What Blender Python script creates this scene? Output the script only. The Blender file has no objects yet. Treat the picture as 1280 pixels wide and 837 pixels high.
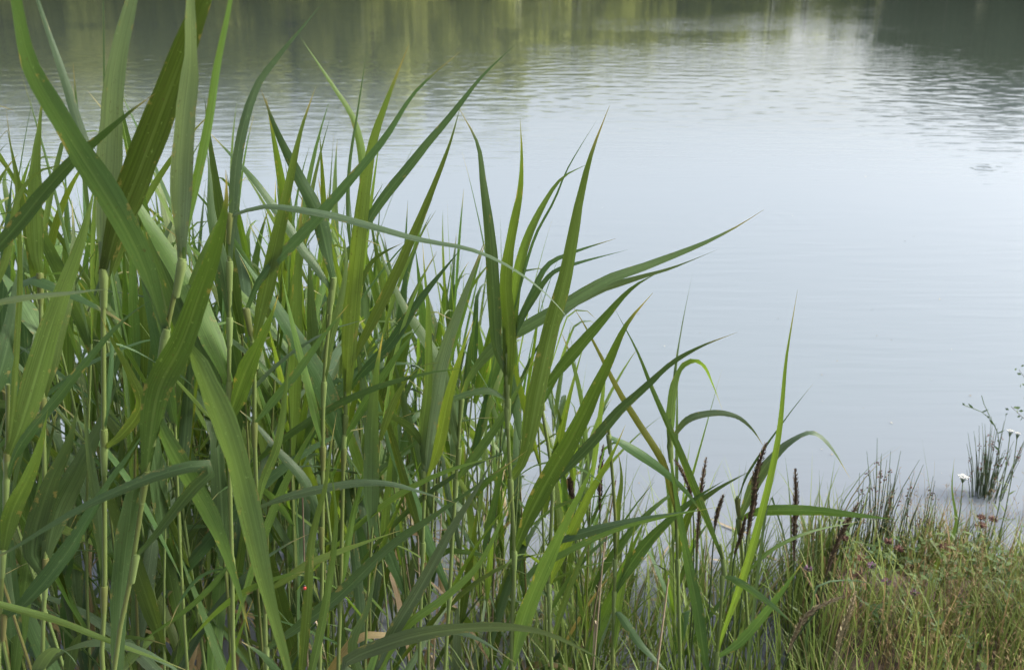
import bpy, math, random
from mathutils import Vector, Matrix, noise as mnoise

random.seed(11)
R = math.radians
scene = bpy.context.scene
COL = scene.collection

# ------------------------------------------------------------------ camera
F_PX, CAM_H, PITCH = 1250.0, 1.70, R(21.7)
PW, PH = 1280.0, 837.0
cam_d = bpy.data.cameras.new('camera')
cam = bpy.data.objects.new('camera', cam_d); COL.objects.link(cam)
cam.location = (0, 0, CAM_H)
cam.rotation_euler = (math.pi / 2 - PITCH, 0, 0)
cam_d.sensor_width = 36.0
cam_d.lens = F_PX * 36.0 / PW
cam_d.clip_start, cam_d.clip_end = 0.05, 2000
cam_d.dof.use_dof = True
cam_d.dof.focus_distance = 1.45
cam_d.dof.aperture_fstop = 11.0
scene.camera = cam

# ------------------------------------------------------------------ sky and sun
SUN_EL, SUN_AZ = R(38), R(88)         # azimuth clockwise from +Y (the view direction): to the right
w = bpy.data.worlds.new('World'); scene.world = w; w.use_nodes = True
nt = w.node_tree; nt.nodes.clear()
sky = nt.nodes.new('ShaderNodeTexSky'); sky.sky_type = 'NISHITA'; sky.sun_disc = False
sky.sun_elevation = SUN_EL; sky.sun_rotation = SUN_AZ
sky.air_density, sky.dust_density, sky.ozone_density = 0.8, 5.0, 0.6
bg = nt.nodes.new('ShaderNodeBackground'); bg.inputs['Strength'].default_value = 0.15
wo = nt.nodes.new('ShaderNodeOutputWorld')
veil = nt.nodes.new('ShaderNodeHueSaturation'); veil.inputs['Saturation'].default_value = 0.44   # thin high cloud
nt.links.new(sky.outputs[0], veil.inputs['Color']); nt.links.new(veil.outputs[0], bg.inputs[0]); nt.links.new(bg.outputs[0], wo.inputs[0])
sl = bpy.data.lights.new('sun', 'SUN'); sl.energy = 1.1; sl.angle = R(11); sl.color = (1.0, 0.95, 0.87)
sun = bpy.data.objects.new('sun', sl); COL.objects.link(sun)
sd = Vector((math.sin(SUN_AZ) * math.cos(SUN_EL), math.cos(SUN_AZ) * math.cos(SUN_EL), math.sin(SUN_EL)))
sun.rotation_euler = sd.to_track_quat('Z', 'Y').to_euler(); sun.location = sd * 20
vs = scene.view_settings
vs.view_transform = 'Standard'; vs.look = 'None'; vs.gamma = 1.0; vs.exposure = 1.56; vs.use_curve_mapping = False
scene.cycles.max_bounces = 6; scene.cycles.transparent_max_bounces = 4
scene.cycles.diffuse_bounces = 3; scene.cycles.transmission_bounces = 3

# ------------------------------------------------------------------ helpers
SP, CP = math.sin(PITCH), math.cos(PITCH)
def ray(px, py):
    a, b = (px - PW / 2) / F_PX, (PH / 2 - py) / F_PX
    return Vector((a, CP + b * SP, -SP + b * CP))
def at_y(px, py, Y):                       # the point on that line of sight at forward distance Y
    d = ray(px, py); return Vector((0, 0, CAM_H)) + d * (Y / d.y)
def at_z(px, py, z):                       # the point on that line of sight at height z
    d = ray(px, py); return Vector((0, 0, CAM_H)) + d * ((z - CAM_H) / d.z)
def project(p):
    q = Vector(p) - Vector((0, 0, CAM_H)); zc = q.y * CP - q.z * SP
    return (PW / 2 + F_PX * q.x / zc, PH / 2 - F_PX * (q.y * SP + q.z * CP) / zc)
def lerp_tab(tab, x):
    if x <= tab[0][0]: return tab[0][1]
    for (a, u), (b, v) in zip(tab, tab[1:]):
        if x <= b: return u + (v - u) * (x - a) / (b - a)
    return tab[-1][1]
def sstep(a, b, x):
    t = max(0.0, min(1.0, (x - a) / (b - a))); return t * t * (3 - 2 * t)

def tag(o, label, cat, group=None, kind=None):
    if label: o['label'] = label
    if cat: o['category'] = cat
    if group: o['group'] = group
    if kind: o['kind'] = kind
    return o
def empty(name, loc, label, cat, group=None):
    o = bpy.data.objects.new(name, None); COL.objects.link(o); o.location = loc
    o.empty_display_size = 0.05
    return tag(o, label, cat, group)
def link(name, me, parent=None, world=False):
    o = bpy.data.objects.new(name, me); COL.objects.link(o)
    if parent is not None:
        o.parent = parent
        if world: o.matrix_parent_inverse = Matrix.Translation(-Vector(parent.location))
    return o

class MB:                                   # collects faces of ONE mesh
    def __init__(s): s.v, s.f, s.uv, s.c = [], [], [], []
    def strip(s, rows, urow=None, vrow=None, col=0.5, close=False):
        b = len(s.v); n = len(rows[0])
        for r in rows: s.v.extend([tuple(p) for p in r])
        m = len(rows)
        for i in range(m - 1):
            for j in range(n if close else n - 1):
                k = (j + 1) % n
                s.f.append((b + i * n + j, b + i * n + k, b + (i + 1) * n + k, b + (i + 1) * n + j))
                u0 = j / (n if close else n - 1); u1 = (j + 1) / (n if close else n - 1)
                v0, v1 = i / (m - 1), (i + 1) / (m - 1)
                s.uv.append(((u0, v0), (u1, v0), (u1, v1), (u0, v1)))
                s.c.append(col)
    def face(s, pts, col=0.5):
        b = len(s.v); s.v.extend([tuple(p) for p in pts]); s.f.append(tuple(range(b, b + len(pts))))
        uvs = [(0, 0), (1, 0), (1, 1), (0, 1), (0.5, 0.5), (0.5, 0.5), (0.5, .5), (.5, .5)]
        s.uv.append(tuple(uvs[k % 8] for k in range(len(pts)))); s.c.append(col)
    def tube(s, pts, rads, n=6, col=0.5, cap=True):
        rows = []
        pts = [Vector(p) for p in pts]
        for i, p in enumerate(pts):
            t = (pts[min(i + 1, len(pts) - 1)] - pts[max(i - 1, 0)]).normalized()
            a = t.cross(Vector((0.3, 1, 0.1))).normalized(); b2 = t.cross(a)
            r = rads[i] if hasattr(rads, '__len__') else rads
            rows.append([p + (a * math.cos(2 * math.pi * k / n) + b2 * math.sin(2 * math.pi * k / n)) * r for k in range(n)])
        s.strip(rows, col=col, close=True)
        if cap: s.face(rows[-1], col)
    def ball(s, c, r, col=0.5, n=6, m=4, sc=(1, 1, 1)):
        c = Vector(c); rows = []
        for i in range(m + 1):
            a = math.pi * i / m
            rr, z = max(math.sin(a), 0.02), -math.cos(a)
            rows.append([c + Vector((rr * math.cos(2 * math.pi * k / n) * r * sc[0], rr * math.sin(2 * math.pi * k / n) * r * sc[1], z * r * sc[2])) for k in range(n)])
        s.strip(rows, col=col, close=True)
    def mesh(s, name, mat, smooth=True):
        me = bpy.data.meshes.new(name); me.from_pydata(s.v, [], s.f)
        ul = me.uv_layers.new(name='UVMap')
        flat = [x for fuv in s.uv for uv in fuv for x in uv]
        ul.data.foreach_set('uv', flat)
        at = me.attributes.new('tone', 'FLOAT', 'FACE'); at.data.foreach_set('value', s.c)
        if smooth: me.polygons.foreach_set('use_smooth', [True] * len(s.f))
        me.materials.append(mat); me.update()
        return me
    def build(s, name, mat, parent=None, world=False, smooth=True):
        return link(name, s.mesh(name, mat, smooth), parent, world)

# ------------------------------------------------------------------ materials
def new_mat(name):
    m = bpy.data.materials.new(name); m.use_nodes = True; t = m.node_tree; t.nodes.clear()
    out = t.nodes.new('ShaderNodeOutputMaterial')
    return m, t, out
def N(t, kind, **kw):
    n = t.nodes.new('ShaderNode' + kind)
    for k, v in kw.items():
        if k in n.inputs: n.inputs[k].default_value = v
        else: setattr(n, k, v)
    return n
def M(t, op, a, b=None, c=None, clamp=False):
    n = t.nodes.new('ShaderNodeMath'); n.operation = op; n.use_clamp = clamp
    for i, x in enumerate((a, b, c)):
        if x is None: continue
        if isinstance(x, (int, float)): n.inputs[i].default_value = x
        else: t.links.new(x, n.inputs[i])
    return n.outputs[0]
def MIX(t, fac, a, b):
    n = t.nodes.new('ShaderNodeMix'); n.data_type = 'RGBA'
    for s, x in ((n.inputs[0], fac), (n.inputs[6], a), (n.inputs[7], b)):
        if isinstance(x, (int, float)): s.default_value = x
        elif isinstance(x, tuple): s.default_value = (*x, 1) if len(x) == 3 else x
        else: t.links.new(x, s)
    return n.outputs[2]
def MAPR(t, x, a, b, c=0.0, d=1.0):
    n = t.nodes.new('ShaderNodeMapRange'); n.interpolation_type = 'SMOOTHSTEP'
    t.links.new(x, n.inputs[0])
    for i, v in enumerate((a, b, c, d)): n.inputs[i + 1].default_value = v
    return n.outputs[0]

def leaf_mat(name, c1, c2, trans=0.3, transcol=None, rib=1.5, rough=0.42):
    m, t, out = new_mat(name); L = t.links.new
    uv = N(t, 'UVMap'); uv.uv_map = 'UVMap'
    sep = N(t, 'SeparateXYZ'); L(uv.outputs[0], sep.inputs[0]); u, v = sep.outputs[0], sep.outputs[1]
    oi = N(t, 'ObjectInfo'); rnd = oi.outputs['Random']
    comb = N(t, 'CombineXYZ'); L(M(t, 'MULTIPLY', u, 2.2), comb.inputs[0]); L(M(t, 'MULTIPLY', v, 7.0), comb.inputs[1]); L(M(t, 'MULTIPLY', rnd, 57.0), comb.inputs[2])
    n1 = N(t, 'TexNoise', Scale=1.0, Detail=4.0, Roughness=0.6); L(comb.outputs[0], n1.inputs['Vector'])
    comb2 = N(t, 'CombineXYZ'); L(M(t, 'MULTIPLY', u, 26.0), comb2.inputs[0]); L(M(t, 'MULTIPLY', v, 3.0), comb2.inputs[1]); L(M(t, 'MULTIPLY', rnd, 91.0), comb2.inputs[2])
    n2 = N(t, 'TexNoise', Scale=1.0, Detail=2.0); L(comb2.outputs[0], n2.inputs['Vector'])
    fac = M(t, 'ADD', M(t, 'MULTIPLY', n1.outputs[0], 0.9), M(t, 'MULTIPLY', M(t, 'SUBTRACT', rnd, 0.5), 0.7))
    col = MIX(t, M(t, 'ADD', fac, 0.05, clamp=True), c1, c2)
    hsv = N(t, 'HueSaturation'); L(col, hsv.inputs['Color'])
    L(M(t, 'ADD', 0.72, M(t, 'MULTIPLY', M(t, 'FRACT', M(t, 'MULTIPLY', rnd, 7.31)), 0.5)), hsv.inputs['Value'])
    L(M(t, 'ADD', 0.484, M(t, 'MULTIPLY', M(t, 'FRACT', M(t, 'MULTIPLY', rnd, 13.7)), 0.03)), hsv.inputs['Hue'])
    col = hsv.outputs[0]
    vein = M(t, 'MULTIPLY', M(t, 'SUBTRACT', n2.outputs[0], 0.5), 1.1)
    hv = N(t, 'HueSaturation'); L(col, hv.inputs['Color']); L(M(t, 'ADD', 1.0, vein), hv.inputs['Value']); col = hv.outputs[0]
    # midrib, paler
    d = M(t, 'ABSOLUTE', M(t, 'SUBTRACT', u, 0.5))
    ribf = M(t, 'MULTIPLY', MAPR(t, d, 0.02, 0.07, 1.0, 0.0), MAPR(t, v, 0.3, 0.85, 0.2, 0.0))
    col = MIX(t, ribf, col, tuple(min(1, x * rib + 0.03) for x in c2))
    # old specks and scars
    comb3 = N(t, 'CombineXYZ'); L(M(t, 'MULTIPLY', u, 5.0), comb3.inputs[0]); L(M(t, 'MULTIPLY', v, 55.0), comb3.inputs[1]); L(M(t, 'MULTIPLY', rnd, 33.0), comb3.inputs[2])
    n3 = N(t, 'TexNoise', Scale=1.3, Detail=3.0, Roughness=0.7); L(comb3.outputs[0], n3.inputs['Vector'])
    spk = M(t, 'MULTIPLY', MAPR(t, n3.outputs[0], 0.60, 0.70), M(t, 'MULTIPLY', MAPR(t, n1.outputs[0], 0.42, 0.60), 0.65))
    col = MIX(t, spk, col, (0.05, 0.045, 0.018))
    pale = M(t, 'MULTIPLY', MAPR(t, n3.outputs[0], 0.36, 0.30), 0.30)
    col = MIX(t, pale, col, tuple(min(1, x * 2.0 + 0.04) for x in c2))
    # dry tip on some leaves
    tip = M(t, 'MULTIPLY', MAPR(t, M(t, 'ADD', v, M(t, 'MULTIPLY', n1.outputs[0], 0.1)), 0.90, 1.02), MAPR(t, M(t, 'FRACT', M(t, 'MULTIPLY', rnd, 3.7)), 0.25, 0.6))
    col = MIX(t, tip, col, (0.22, 0.19, 0.08))
    comb4 = N(t, 'CombineXYZ'); L(M(t, 'MULTIPLY', u, 1.6), comb4.inputs[0]); L(M(t, 'MULTIPLY', v, 16.0), comb4.inputs[1]); L(M(t, 'MULTIPLY', rnd, 71.0), comb4.inputs[2])
    n4 = N(t, 'TexNoise', Scale=1.0, Detail=5.0, Roughness=0.7); L(comb4.outputs[0], n4.inputs['Vector'])
    worn = M(t, 'MULTIPLY', MAPR(t, M(t, 'ADD', n4.outputs[0], M(t, 'MULTIPLY', d, 0.30)), 0.70, 0.77), 0.55)
    col = MIX(t, worn, col, (0.20, 0.165, 0.06))
    bsdf = N(t, 'BsdfPrincipled'); L(col, bsdf.inputs['Base Color'])
    L(M(t, 'ADD', rough - 0.08, M(t, 'MULTIPLY', n1.outputs[0], 0.22)), bsdf.inputs['Roughness'])
    bsdf.inputs['Specular IOR Level'].default_value = 0.30
    bp = N(t, 'Bump', Strength=0.35, Distance=0.0006); L(n2.outputs[0], bp.inputs['Height']); L(bp.outputs[0], bsdf.inputs['Normal'])
    tr = N(t, 'BsdfTranslucent')
    tc = transcol or (2.0, 1.9, 0.7)
    mul = N(t, 'Mix', data_type='RGBA', blend_type='MULTIPLY'); mul.inputs[0].default_value = 1.0
    L(col, mul.inputs[6]); mul.inputs[7].default_value = (*tc, 1); L(mul.outputs[2], tr.inputs['Color'])
    mx = N(t, 'MixShader'); mx.inputs[0].default_value = trans
    L(bsdf.outputs[0], mx.inputs[1]); L(tr.outputs[0], mx.inputs[2]); L(mx.outputs[0], out.inputs[0])
    return m

LEAF = {
    'b': leaf_mat('reed_leaf_bluegreen', (0.034, 0.072, 0.025), (0.066, 0.116, 0.042), 0.36),
    'o': leaf_mat('reed_leaf_olive', (0.042, 0.080, 0.015), (0.076, 0.125, 0.028), 0.40),
    'g': leaf_mat('reed_leaf_fresh', (0.060, 0.112, 0.022), (0.105, 0.168, 0.042), 0.42),
    'p': leaf_mat('reed_leaf_pale', (0.058, 0.098, 0.050), (0.100, 0.150, 0.080), 0.28),
    'y': leaf_mat('reed_leaf_yellowing', (0.050, 0.095, 0.018), (0.15, 0.165, 0.028), 0.36),
}
def tone_mat(name, stops, rough=0.6, trans=0.0, noise_scale=60.0, noise_amt=0.5, use_rand=0.0, bump=0.0, spec=0.3):
    """colour picked by the per-piece 'tone' attribute (what kind of piece it is), broken up by noise"""
    m, t, out = new_mat(name); L = t.links.new
    a = N(t, 'Attribute'); a.attribute_name = 'tone'
    tc = N(t, 'TexCoord')
    n = N(t, 'TexNoise', Scale=noise_scale, Detail=3.0); L(tc.outputs['Object'], n.inputs['Vector'])
    f = M(t, 'ADD', a.outputs['Fac'], M(t, 'MULTIPLY', M(t, 'SUBTRACT', n.outputs[0], 0.5), noise_amt * 0.5))
    if use_rand:
        oi = N(t, 'ObjectInfo'); f = M(t, 'ADD', f, M(t, 'MULTIPLY', M(t, 'SUBTRACT', oi.outputs['Random'], 0.5), use_rand))
    cr = N(t, 'ValToRGB'); L(f, cr.inputs[0])
    el = cr.color_ramp.elements
    el[0].position, el[0].color = stops[0][0], (*stops[0][1], 1)
    el[1].position, el[1].color = stops[-1][0], (*stops[-1][1], 1)
    for p, c in stops[1:-1]:
        e = el.new(p); e.color = (*c, 1)
    b = N(t, 'BsdfPrincipled', Roughness=rough); b.inputs['Specular IOR Level'].default_value = spec
    L(cr.outputs[0], b.inputs['Base Color'])
    if bump:
        bp = N(t, 'Bump', Strength=0.6, Distance=bump); L(n.outputs[0], bp.inputs['Height']); L(bp.outputs[0], b.inputs['Normal'])
    if trans:
        tr = N(t, 'BsdfTranslucent'); L(cr.outputs[0], tr.inputs[0])
        mx = N(t, 'MixShader'); mx.inputs[0].default_value = trans
        L(b.outputs[0], mx.inputs[1]); L(tr.outputs[0], mx.inputs[2]); L(mx.outputs[0], out.inputs[0])
    else:
        L(b.outputs[0], out.inputs[0])
    return m

STEM = tone_mat('reed_stem', [(0.0, (0.10, 0.075, 0.03)), (0.25, (0.10, 0.095, 0.033)), (0.5, (0.095, 0.128, 0.036)), (0.8, (0.12, 0.17, 0.055)), (1.0, (0.17, 0.21, 0.085))], 0.4, 0.0, 40, 0.5, 0.2)
DEAD = tone_mat('dead_stalk', [(0.0, (0.10, 0.075, 0.05)), (0.5, (0.27, 0.22, 0.14)), (1.0, (0.40, 0.34, 0.24))], 0.7, 0.0, 40, 0.8, 0.5)
SEDGE = tone_mat('sedge_blade', [(0.0, (0.24, 0.20, 0.10)), (0.12, (0.13, 0.15, 0.04)), (0.4, (0.085, 0.135, 0.028)), (0.75, (0.15, 0.215, 0.045)), (1.0, (0.23, 0.28, 0.09))], 0.5, 0.33, 15, 0.3)
SPIKE = tone_mat('sedge_spike', [(0.0, (0.028, 0.020, 0.014)), (0.45, (0.085, 0.060, 0.038)), (0.8, (0.19, 0.145, 0.085)), (1.0, (0.32, 0.28, 0.17))], 0.8, 0, 300, 0.4)
GRASS = tone_mat('bank_grass', [(0.0, (0.20, 0.115, 0.065)), (0.18, (0.31, 0.23, 0.11)), (0.33, (0.20, 0.19, 0.055)), (0.55, (0.09, 0.135, 0.028)), (1.0, (0.23, 0.28, 0.07))], 0.6, 0.3, 8, 0.3)
HERB = tone_mat('herb_leaf', [(0.0, (0.035, 0.065, 0.02)), (0.5, (0.06, 0.11, 0.03)), (1.0, (0.13, 0.18, 0.055))], 0.5, 0.25, 30, 0.4)
RUSH = tone_mat('rush_stem', [(0.0, (0.045, 0.04, 0.025)), (0.35, (0.045, 0.075, 0.03)), (1.0, (0.08, 0.115, 0.05))], 0.5, 0.1, 20, 0.4)
PURPLE = tone_mat('purple_petal', [(0.0, (0.07, 0.035, 0.05)), (0.5, (0.15, 0.075, 0.12)), (1.0, (0.27, 0.17, 0.25))], 0.6, 0.3, 200, 0.3)
BROWN = tone_mat('brown_seed_head', [(0.0, (0.035, 0.018, 0.012)), (0.5, (0.10, 0.045, 0.035)), (1.0, (0.20, 0.11, 0.075))], 0.8, 0, 200, 0.5)
WHITE = tone_mat('white_floret', [(0.0, (0.45, 0.45, 0.35)), (1.0, (0.80, 0.80, 0.78))], 0.6, 0.2, 100, 0.2)
BEETLE = tone_mat('beetle_shell', [(0.0, (0.01, 0.01, 0.01)), (0.5, (0.01, 0.01, 0.01)), (0.55, (0.30, 0.022, 0.012)), (1.0, (0.36, 0.03, 0.016))], 0.2, 0, 5, 0.0, spec=0.6)
BARK = tone_mat('bark', [(0.0, (0.05, 0.04, 0.03)), (1.0, (0.17, 0.14, 0.11))], 0.9, 0, 12, 1.0, bump=0.03)
CROWN_L = tone_mat('willow_foliage', [(0.0, (0.17, 0.19, 0.04)), (0.5, (0.33, 0.36, 0.09)), (1.0, (0.47, 0.50, 0.16))], 0.6, 0.5, 0.4, 0.9, 0.35)
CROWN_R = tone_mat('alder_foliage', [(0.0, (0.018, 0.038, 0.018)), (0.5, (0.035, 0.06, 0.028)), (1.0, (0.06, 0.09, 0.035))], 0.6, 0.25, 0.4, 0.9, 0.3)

def ground_mat():
    m, t, out = new_mat('soil'); L = t.links.new
    tc = N(t, 'TexCoord')
    n = N(t, 'TexNoise', Scale=14.0, Detail=8.0, Roughness=0.65); L(tc.outputs['Object'], n.inputs['Vector'])
    n2 = N(t, 'TexNoise', Scale=1.3, Detail=3.0); L(tc.outputs['Object'], n2.inputs['Vector'])
    c = MIX(t, MAPR(t, n.outputs[0], 0.35, 0.65), (0.050, 0.034, 0.024), (0.125, 0.085, 0.062))
    sep = N(t, 'SeparateXYZ'); L(tc.outputs['Object'], sep.inputs[0])
    far = MAPR(t, sep.outputs[1], 20.0, 30.0)
    g = MIX(t, n2.outputs[0], (0.07, 0.09, 0.025), (0.14, 0.15, 0.05))
    c = MIX(t, far, c, g)
    b = N(t, 'BsdfPrincipled', Roughness=0.9); L(c, b.inputs['Base Color'])
    bp = N(t, 'Bump', Strength=0.9, Distance=0.02); L(n.outputs[0], bp.inputs['Height']); L(bp.outputs[0], b.inputs['Normal'])
    L(b.outputs[0], out.inputs[0]); return m

RINGS = [at_z(932, 277, 0), at_z(1230, 210, 0), at_z(1236, 161, 0)]
def water_mat():
    m, t, out = new_mat('lake_water'); L = t.links.new
    tc = N(t, 'TexCoord'); P = tc.outputs['Object']
    sep = N(t, 'SeparateXYZ'); L(P, sep.inputs[0]); X, Y = sep.outputs[0], sep.outputs[1]
    def nz(sx, sy, detail, rot=0.0, off=0.0, rough=0.5):
        mp = N(t, 'Mapping'); mp.inputs['Scale'].default_value = (sx, sy, 1); mp.inputs['Rotation'].default_value = (0, 0, rot); mp.inputs['Location'].default_value = (off, off * .7, 0)
        L(P, mp.inputs['Vector'])
        n = N(t, 'TexNoise', Scale=1.0, Detail=detail, Roughness=rough); L(mp.outputs[0], n.inputs['Vector']); return n.outputs[0]
    chop = nz(3.4, 4.4, 1.0, R(6), 3.0, 0.4)                      # wind ripples further out
    fine = nz(2.0, 13.0, 2.0, R(-9), 9.0)                  # faint parallel ripples close in
    swell = nz(0.5, 1.6, 2.0, R(3), 5.0)
    patch = nz(0.12, 0.22, 2.0, R(-20), 17.0)               # where the breeze touches down
    dist = M(t, 'ADD', Y, M(t, 'MULTIPLY', M(t, 'SUBTRACT', patch, 0.5), 9.0))
    dist = M(t, 'ADD', dist, M(t, 'MULTIPLY', X, 0.22))
    zone = M(t, 'MULTIPLY', MAPR(t, dist, 8.0, 11.5), MAPR(t, dist, 13.0, 19.0, 1.0, 0.12))
    h = M(t, 'ADD', M(t, 'MULTIPLY', M(t, 'MULTIPLY', chop, zone), 0.0088), M(t, 'MULTIPLY', M(t, 'MULTIPLY', fine, MAPR(t, patch, 0.3, 0.6, 0.35, 1.0)), 0.0034))
    h = M(t, 'ADD', h, M(t, 'MULTIPLY', swell, 0.0012))
    for i, c in enumerate(RINGS):
        dx = M(t, 'SUBTRACT', X, c.x); dy = M(t, 'SUBTRACT', Y, c.y)
        r = M(t, 'SQRT', M(t, 'ADD', M(t, 'MULTIPLY', dx, dx), M(t, 'MULTIPLY', dy, dy)))
        rad = (0.75, 0.22, 0.12)[i]
        wv = M(t, 'MULTIPLY', M(t, 'SINE', M(t, 'MULTIPLY', r, (42.0, 60.0, 70.0)[i])), MAPR(t, r, rad * 0.1, rad, 1.0, 0.0))
        h = M(t, 'ADD', h, M(t, 'MULTIPLY', wv, (0.00028, 0.0012, 0.0006)[i]))
    bp = N(t, 'Bump', Strength=1.0, Distance=1.0); L(h, bp.inputs['Height'])
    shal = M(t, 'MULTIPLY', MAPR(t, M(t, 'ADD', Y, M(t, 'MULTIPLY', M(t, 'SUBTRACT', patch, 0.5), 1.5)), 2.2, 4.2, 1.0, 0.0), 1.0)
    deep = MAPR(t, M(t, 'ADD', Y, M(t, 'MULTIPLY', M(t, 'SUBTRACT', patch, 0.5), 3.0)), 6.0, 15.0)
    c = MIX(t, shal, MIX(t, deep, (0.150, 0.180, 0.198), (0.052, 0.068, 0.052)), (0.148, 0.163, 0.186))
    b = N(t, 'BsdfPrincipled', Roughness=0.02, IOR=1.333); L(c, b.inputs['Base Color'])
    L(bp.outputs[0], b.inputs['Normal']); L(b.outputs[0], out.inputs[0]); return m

# ------------------------------------------------------------------ the setting
def edge_y(x):                             # forward distance of the near waterline
    return 0.35 + 2.18 * sstep(0.20, 0.92, x) + 0.10 * math.sin(x * 3.1 + 0.6)
def far_y(x):                              # forward distance of the far waterline
    return 62 + 16 * math.exp(-((x - 16) / 15.0) ** 2) - 10 * sstep(20, 50, x) + 2.0 * math.sin(x * 0.13)
def gz(x, y):
    e = edge_y(x)
    near = max(-0.10 - 0.12 * max(0.0, y - 2.6), min(0.16 + 0.05 * (e - y), (e - y) * 0.55))
    f = y - far_y(x)
    far = max(-1.5, min(9.0, 0.25 * f if f < 4 else 1.0 + (f - 4) * 0.035))
    side = max(0.0, abs(x) - 75) * 0.12 - 1.5
    z = max(near if y < 5 else -0.388 - 0.05 * (y - 5), far, min(side, 6.0))
    if y < 4: z += 0.016 * mnoise.noise(Vector((x * 7, y * 7, 0))) + 0.02 * mnoise.noise(Vector((x * 2.3, y * 2.3, 4)))
    return z
def axis(lo, hi, step, top):
    a = [lo + i * step for i in range(int((hi - lo) / step) + 1)]
    g = step; x = hi; b = []
    while x < top: g *= 1.35; x += g; b.append(x)
    g = step; x = lo; c = []
    while x > -top: g *= 1.35; x -= g; c.append(x)
    return sorted(c) + a + b
xs = axis(-1.6, 2.4, 0.06, 500); ys = [y for y in axis(0.0, 3.4, 0.06, 600) if y > -120]
xs = sorted(set(xs + [i * 4.0 for i in range(-28, 29)])); ys = sorted(set(ys + [40 + i * 2.0 for i in range(30)]))
mb = MB(); mb.strip([[(x, y, gz(x, y)) for x in xs] for y in ys])
g = mb.build('ground', ground_mat()); g['kind'] = 'structure'
mb = MB(); mb.strip([[(x, y, 0.0) for x in (-160, -40, -5, 5, 40, 160)] for y in (-60, -5, 0, 5, 30, 60, 110)])
lake = mb.build('lake', water_mat()); lake['kind'] = 'structure'

# far-shore trees: what the lake mirrors along the top of the picture
def crown_mesh(seed, kind, mat):
    rnd = random.Random(seed); mb = MB()
    lobes = []
    for i in range(34):
        a = rnd.uniform(0, 6.283); z = rnd.uniform(0.06, 0.93)
        rr = (0.30 if kind == 'round' else 0.22) * math.sin(math.pi * min(1, (z * 0.85 + 0.12))) ** 0.7 * rnd.uniform(0.35, 1.0)
        lobes.append((Vector((rr * math.cos(a), rr * math.sin(a), z)), rnd.uniform(0.06, 0.13), rnd.uniform(0.2, 0.8)))
    for c, r, tone in lobes:
        for k in range(190):
            d = Vector((rnd.gauss(0, 1), rnd.gauss(0, 1), rnd.gauss(0, 0.8))).normalized()
            p = c + d * r * rnd.uniform(0.55, 1.05)
            n = (d + Vector((rnd.gauss(0, .5), rnd.gauss(0, .5), rnd.gauss(0, .5)))).normalized()
            a = n.orthogonal().normalized(); b = n.cross(a); s = rnd.uniform(0.018, 0.034)
            mb.face([p - a * s, p - b * s * 0.6, p + a * s, p + b * s * 0.6], max(0, min(1, tone + rnd.uniform(-.25, .25))))
    return mb.mesh('crown', mat, smooth=False)
def trunk_mesh(seed):
    rnd = random.Random(seed); mb = MB()
    mb.tube([(0, 0, -0.03), (0.005, 0, 0.15), (-0.005, 0.006, 0.4), (0.01, 0, 0.8)], [0.024, 0.018, 0.013, 0.004], 8)
    for i in range(9):
        z = 0.18 + 0.065 * i; a = i * 2.4 + rnd.random(); l = rnd.uniform(0.14, 0.26)
        mb.tube([(0, 0, z), (l * .5 * math.cos(a), l * .5 * math.sin(a), z + l * .5), (l * math.cos(a), l * math.sin(a), z + l * .9)], [0.008, 0.006, 0.002], 5)
    return mb.mesh('trunk', BARK)
crownsL = [crown_mesh(s, 'round', CROWN_L) for s in (1, 2, 3)]
crownsR = [crown_mesh(s, 'tall', CROWN_R) for s in (4, 5, 6)]
trunks = [trunk_mesh(s) for s in (1, 2)]
PROFILE = [(-700, 152), (0, 150), (300, 148), (450, 142), (550, 124), (640, 98), (740, 78), (820, 62), (900, 50), (1000, 38), (1070, 34), (1100, 62), (1150, 96), (1200, 92), (1250, 104), (1300, 118), (1900, 120)]
tr = random.Random(5)
def far_tree(x, y, dark, lab, grp, over=1.0):
    q = project((x, y, 0)); ytop = lerp_tab(PROFILE, q[0])
    lo, hi = 0.5, 40.0                       # height whose mirror image ends at that line
    for _ in range(40):
        mid = (lo + hi) / 2
        if project((x, y, -mid))[1] < ytop: lo = mid
        else: hi = mid
    z0 = gz(x, y); h = max(2.5, (lo - z0) * (tr.uniform(0.85, 1.45) if dark else tr.uniform(1.0, 1.30)) * over)
    e = empty('alder_tree' if dark else 'willow_tree', (x, y, z0), lab, 'tree', grp)
    s = h / 1.0
    wd = (s * tr.uniform(1.0, 1.35) if h > 7 else s * 1.6) * (0.9 if dark else 1.0)
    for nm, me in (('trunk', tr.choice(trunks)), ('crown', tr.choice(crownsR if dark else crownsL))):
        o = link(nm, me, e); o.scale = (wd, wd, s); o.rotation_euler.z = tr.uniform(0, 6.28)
x = -62.0
while x < 66:
    y = far_y(x) + tr.uniform(1.0, 3.0)
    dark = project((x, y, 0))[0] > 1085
    far_tree(x, y, dark, 'dark green far-shore tree mirrored in the dark upper right corner of the lake' if dark else
             'yellowish green far-shore tree mirrored in the lake along the upper left edge', 'dark trees on the far right shore' if dark else 'light trees along the far shore')
    if tr.random() < 0.75:
        x2 = x + tr.uniform(-1, 1); y2 = far_y(x2) + tr.uniform(5, 9)
        far_tree(x2, y2, dark or tr.random() < 0.12, 'tree in the second row behind the trees on the far shore', 'second row of far-shore trees', 0.97)
    x += tr.uniform(0.9, 1.5) if dark else tr.uniform(1.7, 2.9)

for x in (23.9, 25.0, 25.9):
    far_tree(x, far_y(x) + 2.5 + 0.6 * (x - 23), x > 25.5, 'tree closing the gap where the light and dark far-shore trees meet', 'trees between the light and dark far-shore trees')

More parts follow.
